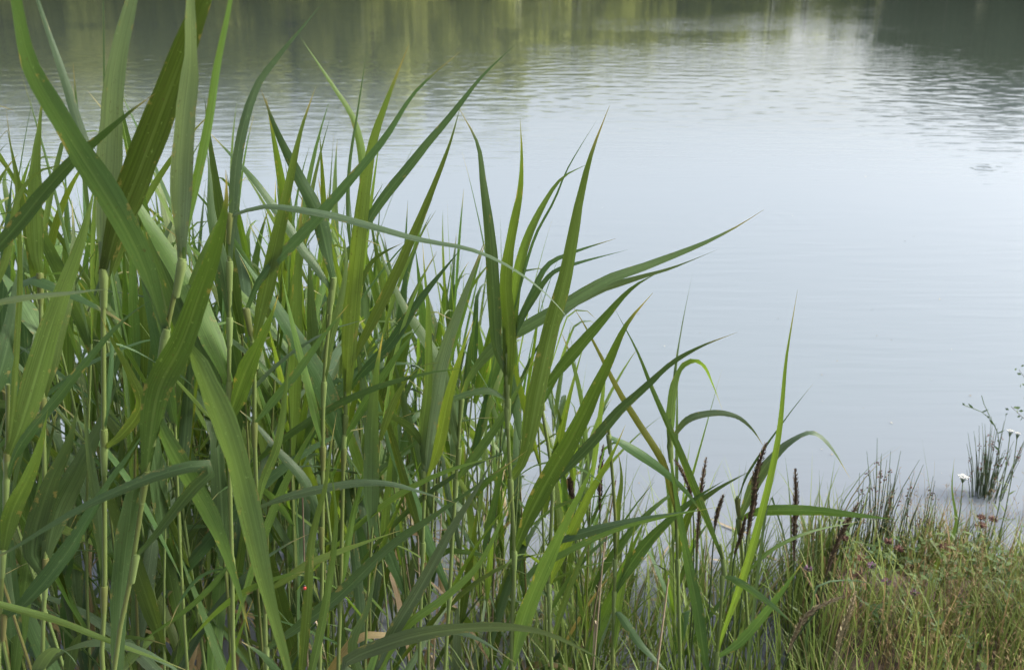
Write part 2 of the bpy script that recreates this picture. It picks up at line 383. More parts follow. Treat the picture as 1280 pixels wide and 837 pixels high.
# ------------------------------------------------------------------ reeds
def catmull(pts, n):
    pts = [tuple(p) for p in pts]
    d = [0.0]
    for a, b in zip(pts, pts[1:]): d.append(d[-1] + max(1e-6, math.dist(a, b)))
    out = []
    for k in range(n + 1):
        s = d[-1] * k / n; i = 0
        while i < len(pts) - 2 and s > d[i + 1]: i += 1
        t = (s - d[i]) / (d[i + 1] - d[i])
        def tan(j):
            lo, hi = max(0, j - 1), min(len(pts) - 1, j + 1)
            return [(q - p) / (d[hi] - d[lo]) for p, q in zip(pts[lo], pts[hi])]
        L_ = d[i + 1] - d[i]; m1, m2 = tan(i), tan(i + 1); t2, t3 = t * t, t * t * t
        out.append(tuple((2 * t3 - 3 * t2 + 1) * p + (t3 - 2 * t2 + t) * L_ * a + (3 * t2 - 2 * t3) * q + (t3 - t2) * L_ * b
                         for p, q, a, b in zip(pts[i], pts[i + 1], m1, m2)))
    return out
def width_at(s, base=0.5):
    b = base + (1 - base) * sstep(0, 0.22, s)
    t = max(0.0, (s - 0.3) / 0.7)
    return b * max(0.012, (1 - t) ** 1.22 * (1 + 0.75 * t) - 0.004)
def blade(mb, P, side_of, wid, fold=0.22, cols=5, base=0.5, tone=0.5, wfun=None):
    """a ribbon along points P, keeled along its midrib"""
    rows = []; n = len(P) - 1
    for i, p in enumerate(P):
        t = (P[min(i + 1, n)] - P[max(i - 1, 0)]).normalized(); s = i / n
        side, nor = side_of(i, t)
        wv = wid * (wfun(s) if wfun else width_at(s, base)) * 0.5
        fo = fold * (1 - 0.65 * s)
        row = []
        for k in range(cols):
            u = -1 + 2 * k / (cols - 1)
            row.append(p + side * (u * wv * math.sqrt(1 - fo * fo)) + nor * (abs(u) ** 1.2 * wv * fo))
        if cols == 5:                        # edges are never quite even
            for k in (0, 4): row[k] = row[k] + side * wv * 0.10 * mnoise.noise(Vector((i * 0.55, k * 7.0, wid * 900))) + nor * wv * 0.16 * mnoise.noise(Vector((i * 0.6, k * 3.0 + 20, wid * 700)))
        rows.append(row)
    mb.strip(rows, col=tone)

# each traced leaf: midline in photo pixels from collar to tip, widest width in pixels, hue, and how far its tip comes toward (-) or leans away (+)
HERO = [
 # (distance, stem points in pixels from low to high, stem width px, label, [leaves])
 (0.93, [(144, 860), (164, 717), (183, 592), (195, 505), (207, 417), (227, 327), (232, 280)], 9.5,
  'large front reed with pale leaning stem and broad leaf drooping to the bottom edge', [
   ([(228, 330), (234, 278), (248, 214), (261, 150), (271, 84), (288, 0), (297, -60), (303, -110)], 14, 'g', 0.02),
   ([(227, 327), (225, 270), (226, 200), (231, 140), (237, 84), (237, 0), (238, -70), (238, -140)], 27, 'p', -0.01),
   ([(206, 420), (180, 335), (147, 268), (84, 167), (48, 105), (32, 67), (20, 0), (14, -60), (10, -130)], 34, 'B', -0.06),
   ([(208, 415), (190, 365), (167, 310), (124, 217), (104, 174), (80, 97), (47, 0), (36, -40), (30, -80)], 20, 'p', 0.05),
   ([(212, 440), (236, 436), (262, 490), (288, 557), (310, 640), (333, 740), (362, 845), (380, 930)], 38, 'B', -0.12),
   ([(183, 592), (186, 562), (199, 485), (227, 430), (250, 365), (272, 300), (283, 250), (282, 212)], 41, 'o', -0.08),
   ([(196, 520), (206, 545), (225, 580), (268, 657), (297, 735), (312, 790)], 30, 'B', 0.06),
   ([(170, 695), (195, 668), (240, 612), (268, 584), (255, 581), (232, 584), (187, 597), (117, 627), (67, 654), (0, 694), (-50, 712)], 21, 'b', -0.05),
   ([(182, 594), (170, 600), (162, 650), (152, 740), (147, 837), (146, 960)], 33, 'b', 0.04)]),
 (1.0, [(130, 860), (131, 735), (130, 550), (129, 343), (129, 300)], 9,
  'upright olive stemmed reed with two broad leaves leaving the top edge side by side', [
   ([(129, 345), (131, 290), (134, 227), (137, 167), (144, 84), (164, 0), (178, -60), (186, -120)], 33, 'p', 0.0),
   ([(130, 345), (148, 280), (174, 214), (214, 107), (254, 0), (280, -70), (300, -150)], 42, 'o', -0.07),
   ([(129, 340), (130, 240), (130, 160), (130, 80), (129, 0), (128, -60)], 4, 'b', 0.02),
   ([(130, 540), (140, 440), (135, 400), (120, 380)], 10, 'b', 0.05),
   ([(130, 735), (122, 640), (110, 560), (104, 500), (98, 455)], 18, 'b', 0.1),
   ([(130, 560), (155, 540), (176, 505), (160, 462), (140, 425), (126, 395)], 18, 'g', -0.03)]),
 (0.98, [(4, 880), (4, 690), (9, 570), (10, 480)], 8,
  'leftmost leafy reed with a narrow straight bright blade and a broad blade beside it', [
   ([(9, 570), (17, 500), (20, 447), (25, 347), (21, 240), (13, 180), (6, 125)], 10, 'g', 0.0),
   ([(9, 575), (27, 530), (67, 397), (98, 310), (112, 262), (120, 222)], 36, 'g', 0.06),
   ([(4, 690), (15, 640), (34, 600), (50, 557), (60, 512)], 26, 'g', -0.06),
   ([(5, 770), (33, 752), (84, 690), (134, 607), (174, 550), (198, 505)], 28, 'b', 0.03),
   ([(8, 600), (23, 560), (75, 492), (130, 425), (160, 395), (190, 374)], 18, 'b', -0.05)]),
 (0.95, [(-34, 880), (-32, 700), (-30, 480), (-26, 300)], 8,
  'reed rooted beyond the left edge whose thin tips reach into the picture', [
   ([(-34, 738), (0, 755), (67, 774), (150, 806), (205, 826), (245, 842)], 14, 'g', 0.02),
   ([(-26, 335), (20, 283), (50, 246), (90, 202), (132, 166), (165, 138), (194, 117)], 23, 'b', -0.03),
   ([(-28, 390), (0, 378), (40, 371), (80, 367), (115, 363), (140, 361)], 10, 'p', -0.12),
   ([(-30, 400), (5, 330), (15, 280), (24, 244), (46, 216), (70, 208), (100, 204)], 12, 'o', 0.03),
   ([(-30, 520), (-5, 480), (12, 420), (22, 360), (30, 300)], 30, 'b', 0.08)]),
 (1.12, [(57, 860), (57, 700), (54, 500), (50, 340)], 8,
  'shaded reed between the leftmost stems with a short olive blade catching the light', [
   ([(50, 345), (44, 310), (42, 260), (44, 200), (50, 150), (53, 112)], 23, 'o', 0.03),
   ([(57, 700), (72, 640), (98, 585), (125, 530), (150, 470)], 36, 'b', 0.05),
   ([(57, 720), (40, 690), (60, 610), (84, 557), (100, 500)], 33, 'b', -0.02),
   ([(54, 500), (70, 430), (85, 370), (92, 300), (90, 250)], 24, 'o', 0.1),
   ([(52, 420), (30, 380), (10, 350), (-10, 330)], 26, 'b', 0.1)]),
 (1.18, [(296, 880), (290, 700), (286, 520), (287, 400), (287, 320)], 8,
  'reed with a pale arching tip left of the long horizontal blade', [
   ([(287, 330), (291, 268), (298, 187), (320, 110), (345, 74), (375, 38), (407, 0)], 17, 'p', 0.03),
   ([(287, 480), (268, 427), (234, 354), (190, 285), (160, 235), (140, 205)], 34, 'o', 0.06),
   ([(286, 520), (245, 440), (215, 365), (178, 270), (152, 215), (130, 180)], 33, 'B', 0.08),
   ([(286, 525), (300, 480), (322, 430), (340, 392), (348, 368)], 28, 'o', -0.03),
   ([(290, 700), (262, 735), (225, 768), (165, 808)], 11, 'g', 0.0),
   ([(287, 400), (280, 340), (265, 270), (262, 215), (258, 180)], 20, 'b', 0.05),
   ([(287, 270), (330, 258), (400, 266), (460, 281), (520, 298), (590, 312), (640, 335), (690, 374), (728, 422)], 10, 'p', -0.15)]),
 (1.22, [(336, 880), (330, 730), (322, 640), (318, 530), (317, 430), (308, 385)], 8,
  'reed with several slim tips rising left of the middle and a pale arched lower leaf', [
   ([(317, 430), (335, 350), (352, 270), (368, 195), (380, 150), (395, 108)], 23, 'o', 0.02),
   ([(308, 388), (327, 347), (387, 283), (430, 234), (480, 174), (520, 114), (577, 63)], 17, 'b', 0.05),
   ([(318, 530), (335, 510), (370, 467), (404, 420), (436, 380)], 15, 'b', -0.04),
   ([(322, 640), (330, 600), (347, 557), (357, 490), (362, 440)], 15, 'g', -0.04),
   ([(322, 634), (345, 625), (370, 617), (437, 604), (487, 604), (534, 617), (570, 628)], 15, 'p', -0.1),
   ([(331, 740), (355, 725), (387, 704), (437, 684), (505, 661)], 15, 'o', 0.03),
   ([(333, 810), (363, 791), (420, 748), (487, 684), (554, 637), (621, 590), (660, 562)], 22, 'b', 0.02)]),
 (1.28, [(400, 900), (403, 700), (405, 470), (412, 400), (417, 347)], 7.5,
  'reed whose jointed pale stem shows below a pair of bluish leaves pointing up left', [
   ([(417, 350), (397, 268), (370, 214), (347, 167), (333, 130), (326, 112)], 23, 'b', 0.0),
   ([(415, 362), (385, 320), (347, 265), (320, 228), (290, 195), (258, 162)], 16, 'b', 0.05),
   ([(405, 480), (412, 430), (425, 380), (433, 330), (428, 280)], 14, 'o', 0.05),
   ([(404, 560), (390, 500), (372, 430), (360, 380), (352, 340)], 14, 'g', 0.02),
   ([(402, 660), (380, 600), (345, 560), (320, 530), (290, 505)], 18, 'b', 0.05)]),
 (1.08, [(378, 990), (376, 920), (374, 870)], 8,
  'low bright reed at the bottom edge with two upright yellow green blades', [
   ([(374, 872), (384, 757), (390, 674), (407, 607), (414, 557), (421, 515)], 18, 'g', 0.03),
   ([(375, 880), (390, 837), (407, 757), (420, 657), (417, 610), (412, 580)], 17, 'g', -0.02),
   ([(376, 900), (360, 860), (330, 820), (300, 800)], 20, 'b', -0.02)]),
 (1.36, [(423, 880), (426, 740), (430, 557), (434, 480), (440, 400), (442, 320)], 7.5,
  'tall central reed with many long blades fanning toward the dark tree reflection', [
   ([(440, 400), (448, 320), (456, 235), (444, 154), (414, 104), (375, 46)], 17, 'g', 0.02),
   ([(441, 335), (435, 268), (437, 207), (447, 140), (459, 60)], 6, 'b', 0.0),
   ([(432, 520), (437, 414), (448, 300), (464, 187), (482, 130), (511, 56)], 25, 'g', -0.03),
   ([(436, 460), (485, 362), (520, 285), (545, 225), (562, 180), (577, 128)], 17, 'o', 0.02),
   ([(442, 325), (464, 270), (520, 197), (567, 140), (604, 94), (645, 55)], 15, 'b', 0.06),
   ([(430, 562), (404, 480), (374, 430), (340, 375), (315, 340), (295, 310)], 31, 'b', -0.02),
   ([(430, 545), (454, 507), (494, 447), (528, 402)], 16, 'b', -0.03),
   ([(434, 490), (452, 466), (487, 430), (522, 378), (577, 310)], 19, 'b', 0.03),
   ([(441, 380), (456, 343), (470, 322), (504, 303)], 9, 'o', 0.0),
   ([(426, 740), (440, 650), (455, 590), (462, 530)], 12, 'g', 0.05)]),
 (1.05, [(470, 990), (470, 920), (468, 845)], 8.5,
  'low front reed with pale arching leaves lying along the bottom edge', [
   ([(468, 845), (484, 804), (527, 731), (561, 667), (598, 607), (622, 562)], 24, 'p', 0.03),
   ([(468, 860), (430, 832), (487, 804), (554, 788), (640, 784), (690, 794), (745, 820), (785, 842)], 23, 'p', -0.1),
   ([(468, 842), (490, 801), (534, 788), (588, 794), (645, 828)], 14, 'p', -0.05),
   ([(467, 880), (440, 810), (460, 757), (472, 700)], 20, 'b', 0.05),
   ([(468, 850), (507, 784), (554, 748), (597, 707), (625, 655), (650, 600)], 16, 'o', 0.05)]),
 (1.42, [(525, 880), (528, 700), (531, 590), (530, 540)], 7,
  'reed in the middle with broad pale blade and narrow dark blade side by side', [
   ([(531, 600), (540, 520), (554, 447), (577, 380), (598, 322), (606, 300)], 25, 'p', 0.0),
   ([(530, 590), (527, 550), (534, 480), (535, 390), (531, 345), (528, 300)], 15, 'b', -0.02),
   ([(531, 600), (547, 560), (560, 497), (577, 440), (592, 400)], 20, 'o', -0.04),
   ([(529, 680), (505, 600), (482, 520), (464, 470), (446, 440)], 14, 'o', 0.03),
   ([(530, 560), (512, 535), (480, 517), (448, 522)], 15, 'o', -0.03)]),
 (1.48, [(556, 880), (562, 740), (570, 600), (574, 540), (577, 495)], 7,
  'reed whose long blade sweeps far right over open water to a hair-thin tip', [
   ([(577, 498), (587, 470), (622, 428), (650, 412), (703, 382), (761, 349), (811, 331), (875, 306), (918, 285), (955, 262)], 22, 'b', 0.12),
   ([(574, 562), (550, 460), (534, 427), (507, 387), (482, 332), (468, 300)], 23, 'b', 0.04),
   ([(562, 742), (557, 730), (534, 674), (510, 607), (490, 557), (470, 494), (451, 412)], 21, 'b', -0.05),
   ([(570, 600), (600, 560), (628, 520), (650, 480), (672, 440)], 15, 'b', 0.05)]),
 (1.45, [(640, 900), (640, 800), (643, 690), (636, 560), (634, 480), (638, 400)], 7.5,
  'reed with a cluster of tall upright tips just left of the long rightward blade', [
   ([(634, 470), (622, 440), (617, 370), (612, 290), (604, 227), (597, 180), (573, 134)], 22, 'b', 0.04),
   ([(634, 510), (636, 420), (632, 353), (638, 300), (650, 238), (652, 190), (650, 148)], 22, 'o', -0.02),
   ([(635, 480), (640, 390), (648, 335), (660, 295), (680, 254), (703, 222), (735, 205)], 20, 'g', 0.03),
   ([(638, 405), (667, 300), (692, 252), (710, 210), (746, 150)], 5, 'b', 0.05),
   ([(636, 430), (667, 364), (685, 331), (718, 315), (770, 298)], 11, 'b', 0.05),
   ([(635, 440), (653, 396), (668, 371), (689, 342), (714, 331), (785, 312)], 10, 'b', 0.02),
   ([(643, 690), (660, 648), (690, 590), (715, 548), (764, 445), (784, 404), (816, 366)], 29, 'o', -0.04),
   ([(638, 600), (655, 575), (673, 487), (690, 410), (707, 347), (716, 300), (726, 245), (740, 190), (762, 132)], 27, 'g', -0.05),
   ([(635, 500), (610, 488), (570, 497), (500, 522)], 12, 'b', -0.03),
   ([(640, 830), (655, 770), (673, 724), (707, 651), (734, 597), (748, 560)], 25, 'b', -0.06)]),
 (1.6, [(690, 900), (686, 727), (690, 600), (676, 500), (672, 470)], 7,
  'reed with two dark blades angled up right beside the yellowing leaf', [
   ([(676, 490), (707, 454), (750, 404), (790, 360), (822, 341)], 20, 'o', 0.02),
   ([(674, 470), (700, 395), (740, 367), (790, 350), (840, 335), (897, 312)], 15, 'p', 0.06),
   ([(690, 605), (737, 557), (774, 514), (807, 484), (840, 454), (874, 434), (922, 415)], 17, 'b', 0.03),
   ([(686, 730), (707, 681), (737, 617), (767, 564), (782, 530)], 18, 'o', -0.02),
   ([(688, 680), (724, 667), (774, 654), (840, 642), (880, 636)], 15, 'p', -0.1),
   ([(687, 745), (660, 722), (707, 691), (774, 661), (840, 644), (905, 632)], 12, 'b', -0.15),
   ([(690, 800), (710, 740), (730, 690), (755, 640)], 12, 'g', 0.03)]),
 (1.62, [(764, 900), (768, 740), (770, 667), (763, 560), (760, 530)], 6.5,
  'slim reed right of centre with a twisted blue grey blade hanging to the right', [
   ([(761, 545), (784, 557), (827, 587), (857, 614), (880, 644)], 17, 'b', -0.03),
   ([(766, 820), (774, 751), (787, 691), (795, 650)], 15, 'g', 0.0),
   ([(769, 700), (772, 640), (777, 597), (772, 560)], 12, 'g', 0.02),
   ([(768, 740), (795, 695), (830, 655), (870, 622), (905, 600)], 20, 'b', -0.02),
   ([(768, 760), (780, 775), (800, 804), (840, 845)], 16, 'b', -0.06)]),
 (1.68, [(850, 900), (848, 740), (845, 640), (838, 560), (836, 530)], 6.5,
  'small reed with a yellowing leaf and two folded pale blades above the water', [
   ([(845, 640), (830, 580), (817, 557), (780, 500), (747, 437), (730, 405), (713, 378)], 13, 'y', 0.03),
   ([(837, 557), (842, 490), (852, 460), (868, 451), (880, 458), (891, 481), (903, 512)], 15, 'g', 0.02),
   ([(838, 552), (858, 525), (890, 516), (920, 520), (940, 536), (956, 560)], 12, 'p', -0.02),
   ([(837, 540), (845, 457), (854, 400), (866, 340)], 5, 'b', 0.05),
   ([(847, 700), (862, 640), (890, 615), (940, 587)], 13, 'o', 0.03)]),
 (1.6, [(886, 900), (898, 800), (904, 700), (900, 680)], 6.5,
  'reed near the right end with a tall blade rising beside the dark sedge spikes', [
   ([(904, 700), (874, 624), (847, 557), (817, 490), (797, 440), (768, 385)], 13, 'g', 0.05),
   ([(892, 850), (884, 837), (871, 757), (854, 672), (843, 605), (835, 552)], 20, 'b', -0.03),
   ([(896, 815), (905, 787), (935, 702), (965, 587), (974, 540), (979, 490), (983, 447), (997, 362)], 14, 'g', 0.0),
   ([(897, 820), (922, 805), (955, 768), (982, 732), (1005, 700)], 18, 'b', -0.04),
   ([(903, 720), (915, 723), (931, 732), (960, 752), (995, 782)], 14, 'b', -0.08)]),
 (1.74, [(938, 900), (932, 740), (924, 650), (922, 620)], 6.5,
  'rightmost reed with a folded pale blade and a horizontal leaf reaching over the bank', [
   ([(923, 650), (945, 600), (968, 568), (992, 548), (1016, 540), (1037, 556), (1063, 598)], 17, 'p', 0.03),
   ([(924, 650), (945, 640), (985, 637), (1030, 639), (1076, 644), (1122, 649)], 19, 'g', -0.06),
   ([(922, 625), (935, 591), (982, 523), (1018, 477)], 4, 'b', 0.05),
   ([(930, 720), (960, 690), (1010, 665), (1080, 650)], 7, 'g', 0.1)]),
]
hr = random.Random(21)
for Yd, stem_px, sw, lab, leaves in HERO:
    low = at_y(stem_px[0][0], stem_px[0][1], Yd)
    root = Vector((low.x + hr.uniform(-.02, .02), Yd + hr.uniform(-.02, .02), gz(low.x, Yd) - 0.03))
    e = empty('common_reed', root, lab, 'reed', 'tall reeds at the front of the reed bed')
    path = [root] + [at_y(px, py, Yd) for px, py in stem_px]
    pts = [Vector(p) for p in catmull(path, 26)]
    rad = sw / F_PX * Yd * 0.5
    mb = MB(); rr = [rad * (1.0 - 0.30 * (i / 26)) for i in range(27)]
    mb.tube(pts, rr, 8, col=0.55)
    st = mb.build('stem', STEM, e, True)
    # joints: a pale sheath collar where each leaf leaves the stem
    for j, (lp, wp, hue, dy) in enumerate(leaves):
        d2 = [(lp[0][0], lp[0][1])] + list(lp[1:])
        segs = 22 if len(lp) > 5 else 16
        cp = catmull(d2, segs); n = len(cp) - 1
        P = []
        for i, (px, py) in enumerate(cp):
            s = i / n
            P.append(at_y(px, py, Yd + dy * s ** 1.3 + (0.0 if i == 0 else -0.004)))
        f0 = hr.uniform(-0.6, 0.6); f1 = f0 + hr.uniform(-0.9, 0.9)
        if hue.isupper():                    # this blade shows us its downturned face
            tm = (P[n // 2 + 1] - P[n // 2 - 1]).normalized(); vw = (P[n // 2] - Vector((0, 0, CAM_H))).normalized(); s0 = tm.cross(vw).normalized(); nn = s0.cross(tm)
            def up_of(a_):
                q_ = nn * math.cos(a_) - s0 * math.sin(a_)
                return (q_ if q_.dot(vw) < 0 else -q_).dot(Vector((0.5, 0.1, 0.85)))
            f0 = f1 = min((-0.7, 0.7), key=up_of); hue = hue.lower()
        wm = wp / F_PX * Yd * (0.93 if wp > 24 else 0.84)
        def side_of(i, t, P=P, n=n, f0=f0, f1=f1):
            view = (P[i] - Vector((0, 0, CAM_H))).normalized()
            s0 = t.cross(view)
            s0 = s0.normalized() if s0.length > 1e-4 else Vector((1, 0, 0))
            nn = s0.cross(t); a = f0 + (f1 - f0) * i / n + 0.28 * mnoise.noise(Vector((i * 0.33, f0 * 31, f1 * 17)))
            return s0 * math.cos(a) + nn * math.sin(a), nn * math.cos(a) - s0 * math.sin(a)
        mb = MB(); blade(mb, P, side_of, wm / max(0.75, math.cos(0.5 * (f0 + f1))), 0.25, 5, 0.42)
        lf = mb.build('leaf', LEAF[hue], e, True)
        # collar round the stem under the leaf
        k = min(range(len(pts)), key=lambda q: (pts[q] - P[0]).length)
        a, b = pts[max(0, k - 1)], pts[min(26, k + 1)]
        t = (b - a).normalized()
        mb = MB(); q = P[0]
        mb.tube([q - t * 0.035, q - t * 0.012, q - t * 0.002, q + t * 0.004], [rad * 0.9, rad * 1.12, rad * 1.25, rad * 1.05], 8, col=0.72 if hr.random() < 0.7 else 0.4)
        mb.build('sheath', STEM, lf)

# ---- the rest of the reed bed: whole reeds with their own stems and alternate leaves
fr = random.Random(77)
def local_leaf(seed, lean, droop, hue, cols=3, segs=11):
    """leaf in its own frame: collar at the origin, rising along Z and leaning to +X; length 1"""
    rnd = random.Random(seed); P = []; p = Vector((0, 0, 0)); a = lean; tw = rnd.uniform(-0.5, 0.5); yaw = rnd.uniform(-.25, .25)
    fold_at = rnd.uniform(0.45, 0.75) if rnd.random() < 0.34 else 2
    for i in range(segs + 1):
        P.append(p.copy()); s = i / segs
        a += droop / segs * (0.3 + 1.4 * s)
        if s > fold_at and a < 1.7: a += 0.55
        p = p + Vector((math.sin(a) * math.cos(yaw * s), math.sin(a) * math.sin(yaw * s), math.cos(a))) / segs
    def side_of(i, t):
        s0 = t.cross(Vector((t.z, 0, -t.x + 1e-3))).normalized() if abs(t.y) < .99 else Vector((1, 0, 0))
        s0 = Vector((0, 1, 0)) - t * t.y; s0.normalize(); nn = s0.cross(t)
        an = tw * i / segs * 2.2
        return s0 * math.cos(an) + nn * math.sin(an), nn * math.cos(an) - s0 * math.sin(an)
    mb = MB(); blade(mb, P, side_of, rnd.uniform(0.042, 0.072), 0.28, cols, 0.45)
    return mb.mesh('leaf', LEAF[hue])
LEAFLIB = {}
LEAF['d'] = leaf_mat('reed_leaf_dead', (0.13, 0.095, 0.045), (0.26, 0.20, 0.10), 0.2)
for hue in 'bogpd':
    LEAFLIB[hue] = {'up': [local_leaf(100 + k, 0.10 + 0.05 * k, 0.05 + 0.09 * k, hue) for k in range(5)],
                    'out': [local_leaf(200 + k, 0.30 + 0.07 * k, 0.15 + 0.20 * k, hue) for k in range(6)]}
SIL = [(-300, 175), (0, 190), (120, 215), (250, 235), (400, 250), (480, 285), (560, 325), (640, 365), (700, 410), (760, 470), (820, 540), (880, 590), (940, 650), (990, 700), (1040, 760)]
def spawn_reed(x, y, top, nl, label, group, lean=0.06, thin=1.0):
    z0 = gz(x, y) - 0.03
    e = empty('common_reed', (x, y, z0), label, 'reed', group)
    h = top - z0; la = fr.uniform(0, 6.283); lx, ly = lean * math.cos(la), lean * math.sin(la) * 0.6
    def at(s): return Vector((lx * s * s * h, ly * s * s * h, s * h))
    r0 = fr.uniform(0.0026, 0.0036) * thin
    mb = MB(); mb.tube([at(i / 9) for i in range(10)], [r0 * (1 - 0.5 * i / 9) for i in range(10)], 6, col=fr.uniform(0.3, 0.85))
    mb.build('stem', STEM, e)
    add_spear(e, at(1.0))
    az = fr.uniform(0, math.pi)
    lo = 0.16
    for k in range(nl):
        s = lo + (1 - lo) * (k / max(1, nl - 1)) ** 0.85
        kind = 'up' if s > 0.8 and fr.random() < 0.75 else ('up' if fr.random() < 0.35 else 'out')
        hue = fr.choices('bogp', (5, 2.6, 2.4, 1.1) if x < 0.05 else (2.5, 2.6, 4, 1.1))[0]
        if s < 0.42 and fr.random() < 0.22: hue, kind = 'd', 'out'
        o = link('leaf', fr.choice(LEAFLIB[hue][kind]), e)
        L = fr.uniform(0.30, 0.47) * (0.85 if s > 0.9 else 1.0) * min(1.0, 0.55 + h * 0.35)
        ws = fr.uniform(0.75, 1.1) * thin
        o.location = at(s); o.scale = (L, L * ws, L)
        o.rotation_euler = (fr.gauss(0, 0.10), fr.gauss(0, 0.12), az + (math.pi if k % 2 else 0) + fr.gauss(0, 0.55))
def add_spear(e, top):
    for q_ in range(fr.choice((0, 1, 1))):
        o = link('leaf', fr.choice(LEAFLIB[fr.choice('bog')]['up']), e); L = fr.uniform(0.28, 0.46)
        o.location = top * (1 - 0.06 * q_); o.scale = (L, L * fr.uniform(0.14, 0.3), L); o.rotation_euler = (fr.gauss(0, .12), fr.gauss(-0.05, .12), fr.uniform(0, 6.28))
ZONES = [(-9999, 35, 'green reed half cut off by the left edge behind the front leaves', 'reeds cut by the left edge'),
         (35, 90, 'green reed behind the short olive blade near the left edge', 'reeds near the left edge'),
         (90, 200, 'green reed crowded behind the upright olive stemmed front reed', 'reeds behind the olive stemmed reed'),
         (200, 300, 'green reed behind the broad leaf that droops to the bottom edge', 'reeds behind the drooping broad leaf'),
         (300, 400, 'green reed in the dense growth behind the ladybird blade', 'reeds behind the ladybird blade'),
         (400, 500, 'green reed in the dense growth around the tall central reed', 'reeds around the tall central reed'),
         (500, 600, 'green reed in the middle where pale water shows between leaves', 'reeds in the middle of the bed'),
         (600, 720, 'green reed behind the cluster of tall upright tips', 'reeds behind the tall tips right of centre'),
         (720, 830, 'short reed behind the twisted blue grey blade', 'reeds near the twisted blade'),
         (830, 9999, 'short slim reed low among the dark sedge spikes', 'short reeds among the sedge spikes')]
placed = []; tries = 0
while len(placed) < 225 and tries < 20000:
    tries += 1
    y = 1.10 + 1.7 * fr.random(); x = fr.uniform(-1.35, 0.95)
    q = project((x, y, 0.7))
    if not (-90 < q[0] < 985): continue
    if y < lerp_tab([(0, 1.12), (250, 1.22), (430, 1.42), (520, 1.62), (640, 1.68), (760, 1.78), (900, 1.9)], q[0]): continue
    dens = lerp_tab([(-90, 1), (420, 1), (560, 0.7), (700, 0.55), (820, 0.45), (985, 0.35)], q[0])
    if fr.random() > dens: continue
    if any((x - a) ** 2 + (y - b) ** 2 < 0.05 ** 2 for a, b in placed): continue
    ysil = lerp_tab(SIL, q[0]) + fr.uniform(10, 190) * (1.0 if q[0] < 500 else 0.7)
    top = at_y(q[0], ysil, y).z - 0.16
    if top < 0.35: continue
    placed.append((x, y))
    z = [zz for zz in ZONES if zz[0] <= q[0] < zz[1]][0]
    spawn_reed(x, y, top, fr.randint(7, 10), z[2], z[3], fr.uniform(0.02, 0.10), 1.2 if q[0] < 430 else 1.1)

# last year's dead stalks among the green
for k in range(15):
    px = fr.uniform(20, 830); y = fr.uniform(1.25, 2.3); yt = fr.uniform(560, 760)
    p = at_y(px, yt, y); z0 = gz(p.x, y) - 0.02
    if p.z < z0 + 0.15: continue
    e = empty('dead_reed_stalk', (p.x, y, z0), 'thin tan dead reed stalk standing low between the green stems', 'dead stalk', 'dead reed stalks in the bed')
    h = p.z - z0; a = fr.uniform(-.12, .12)
    mb = MB(); pts = [Vector((a * h * s, 0.05 * h * s * s, h * s)) for s in (0, .25, .5, .75, 1)]
    mb.tube(pts, [0.0024, 0.0022, 0.002, 0.0018, 0.0014], 6, col=fr.uniform(0.1, 0.45)); mb.build('stem', DEAD, e)
    mb = MB(); q = pts[3]
    c = [q + Vector((0.03 * s * math.cos(k), 0.03 * s * math.sin(k), -0.12 * s)) + Vector((0, 0, 0.05 * math.sin(3 * s))) for s in (0, .33, .66, 1)]
    blade(mb, c, lambda i, t: (Vector((math.cos(k + 1.3), math.sin(k + 1.3), 0)), Vector((0, 0, 1))), 0.007, 0.3, 3, 0.6); mb.build('withered_leaf', DEAD, e)

# ---- sedge tufts: narrow yellow-green blades at the foot of the reeds on the right
def tuft_mesh(seed, n, hmin, hmax, wid, spread, tones=(0.25, 0.9)):
    rnd = random.Random(seed); mb = MB()
    for k in range(n):
        a = rnd.uniform(0, 6.283); r = rnd.uniform(0, 0.035); h = rnd.uniform(hmin, hmax)
        lean = rnd.uniform(0.03, spread); bend = rnd.uniform(0.1, 1.5) if rnd.random() < 0.7 else rnd.uniform(1.5, 2.6)
        p = Vector((r * math.cos(a), r * math.sin(a), -0.02)); th = lean; P = []
        for i in range(8):
            P.append(p.copy()); th += bend / 8 * (i / 7) * 1.2
            p = p + Vector((math.sin(th) * math.cos(a), math.sin(th) * math.sin(a), math.cos(th))) * (h / 7)
        sd_ = Vector((-math.sin(a + rnd.gauss(0, .6)), math.cos(a), 0)).normalized()
        blade(mb, P, lambda i, t: (sd_, t.cross(sd_)), wid * rnd.uniform(0.7, 1.2), 0.4, 3, 0.7, rnd.uniform(*tones) if rnd.random() < 0.86 else 0.02)
    return mb.mesh('blades', SEDGE)
SEDGE_ZONES = [(700, ('tuft of narrow yellow green sedge blades low among the central reed stems', 'sedge among the central stems')),
               (790, ('tuft of narrow sedge blades below the twisted blue grey reed blade', 'sedge below the twisted blade')),
               (870, ('tuft of narrow sedge blades around the small reed with the yellowing leaf', 'sedge around the yellowing reed')),
               (945, ('tuft of narrow sedge blades under the tallest dark sedge spike', 'sedge under the tallest spike')),
               (9999, ('tuft of narrow sedge blades beside the straight upright blackish spike', 'sedge by the upright spike'))]
tufts = [tuft_mesh(300 + k, 18, 0.28, 0.66, 0.0085, 0.35) for k in range(6)]
tall_tufts = [tuft_mesh(340 + k, 10, 0.5, 1.22, 0.0072, 0.2, (0.3, 0.95)) for k in range(5)]
sr = random.Random(8); cnt = 0; tt = 0
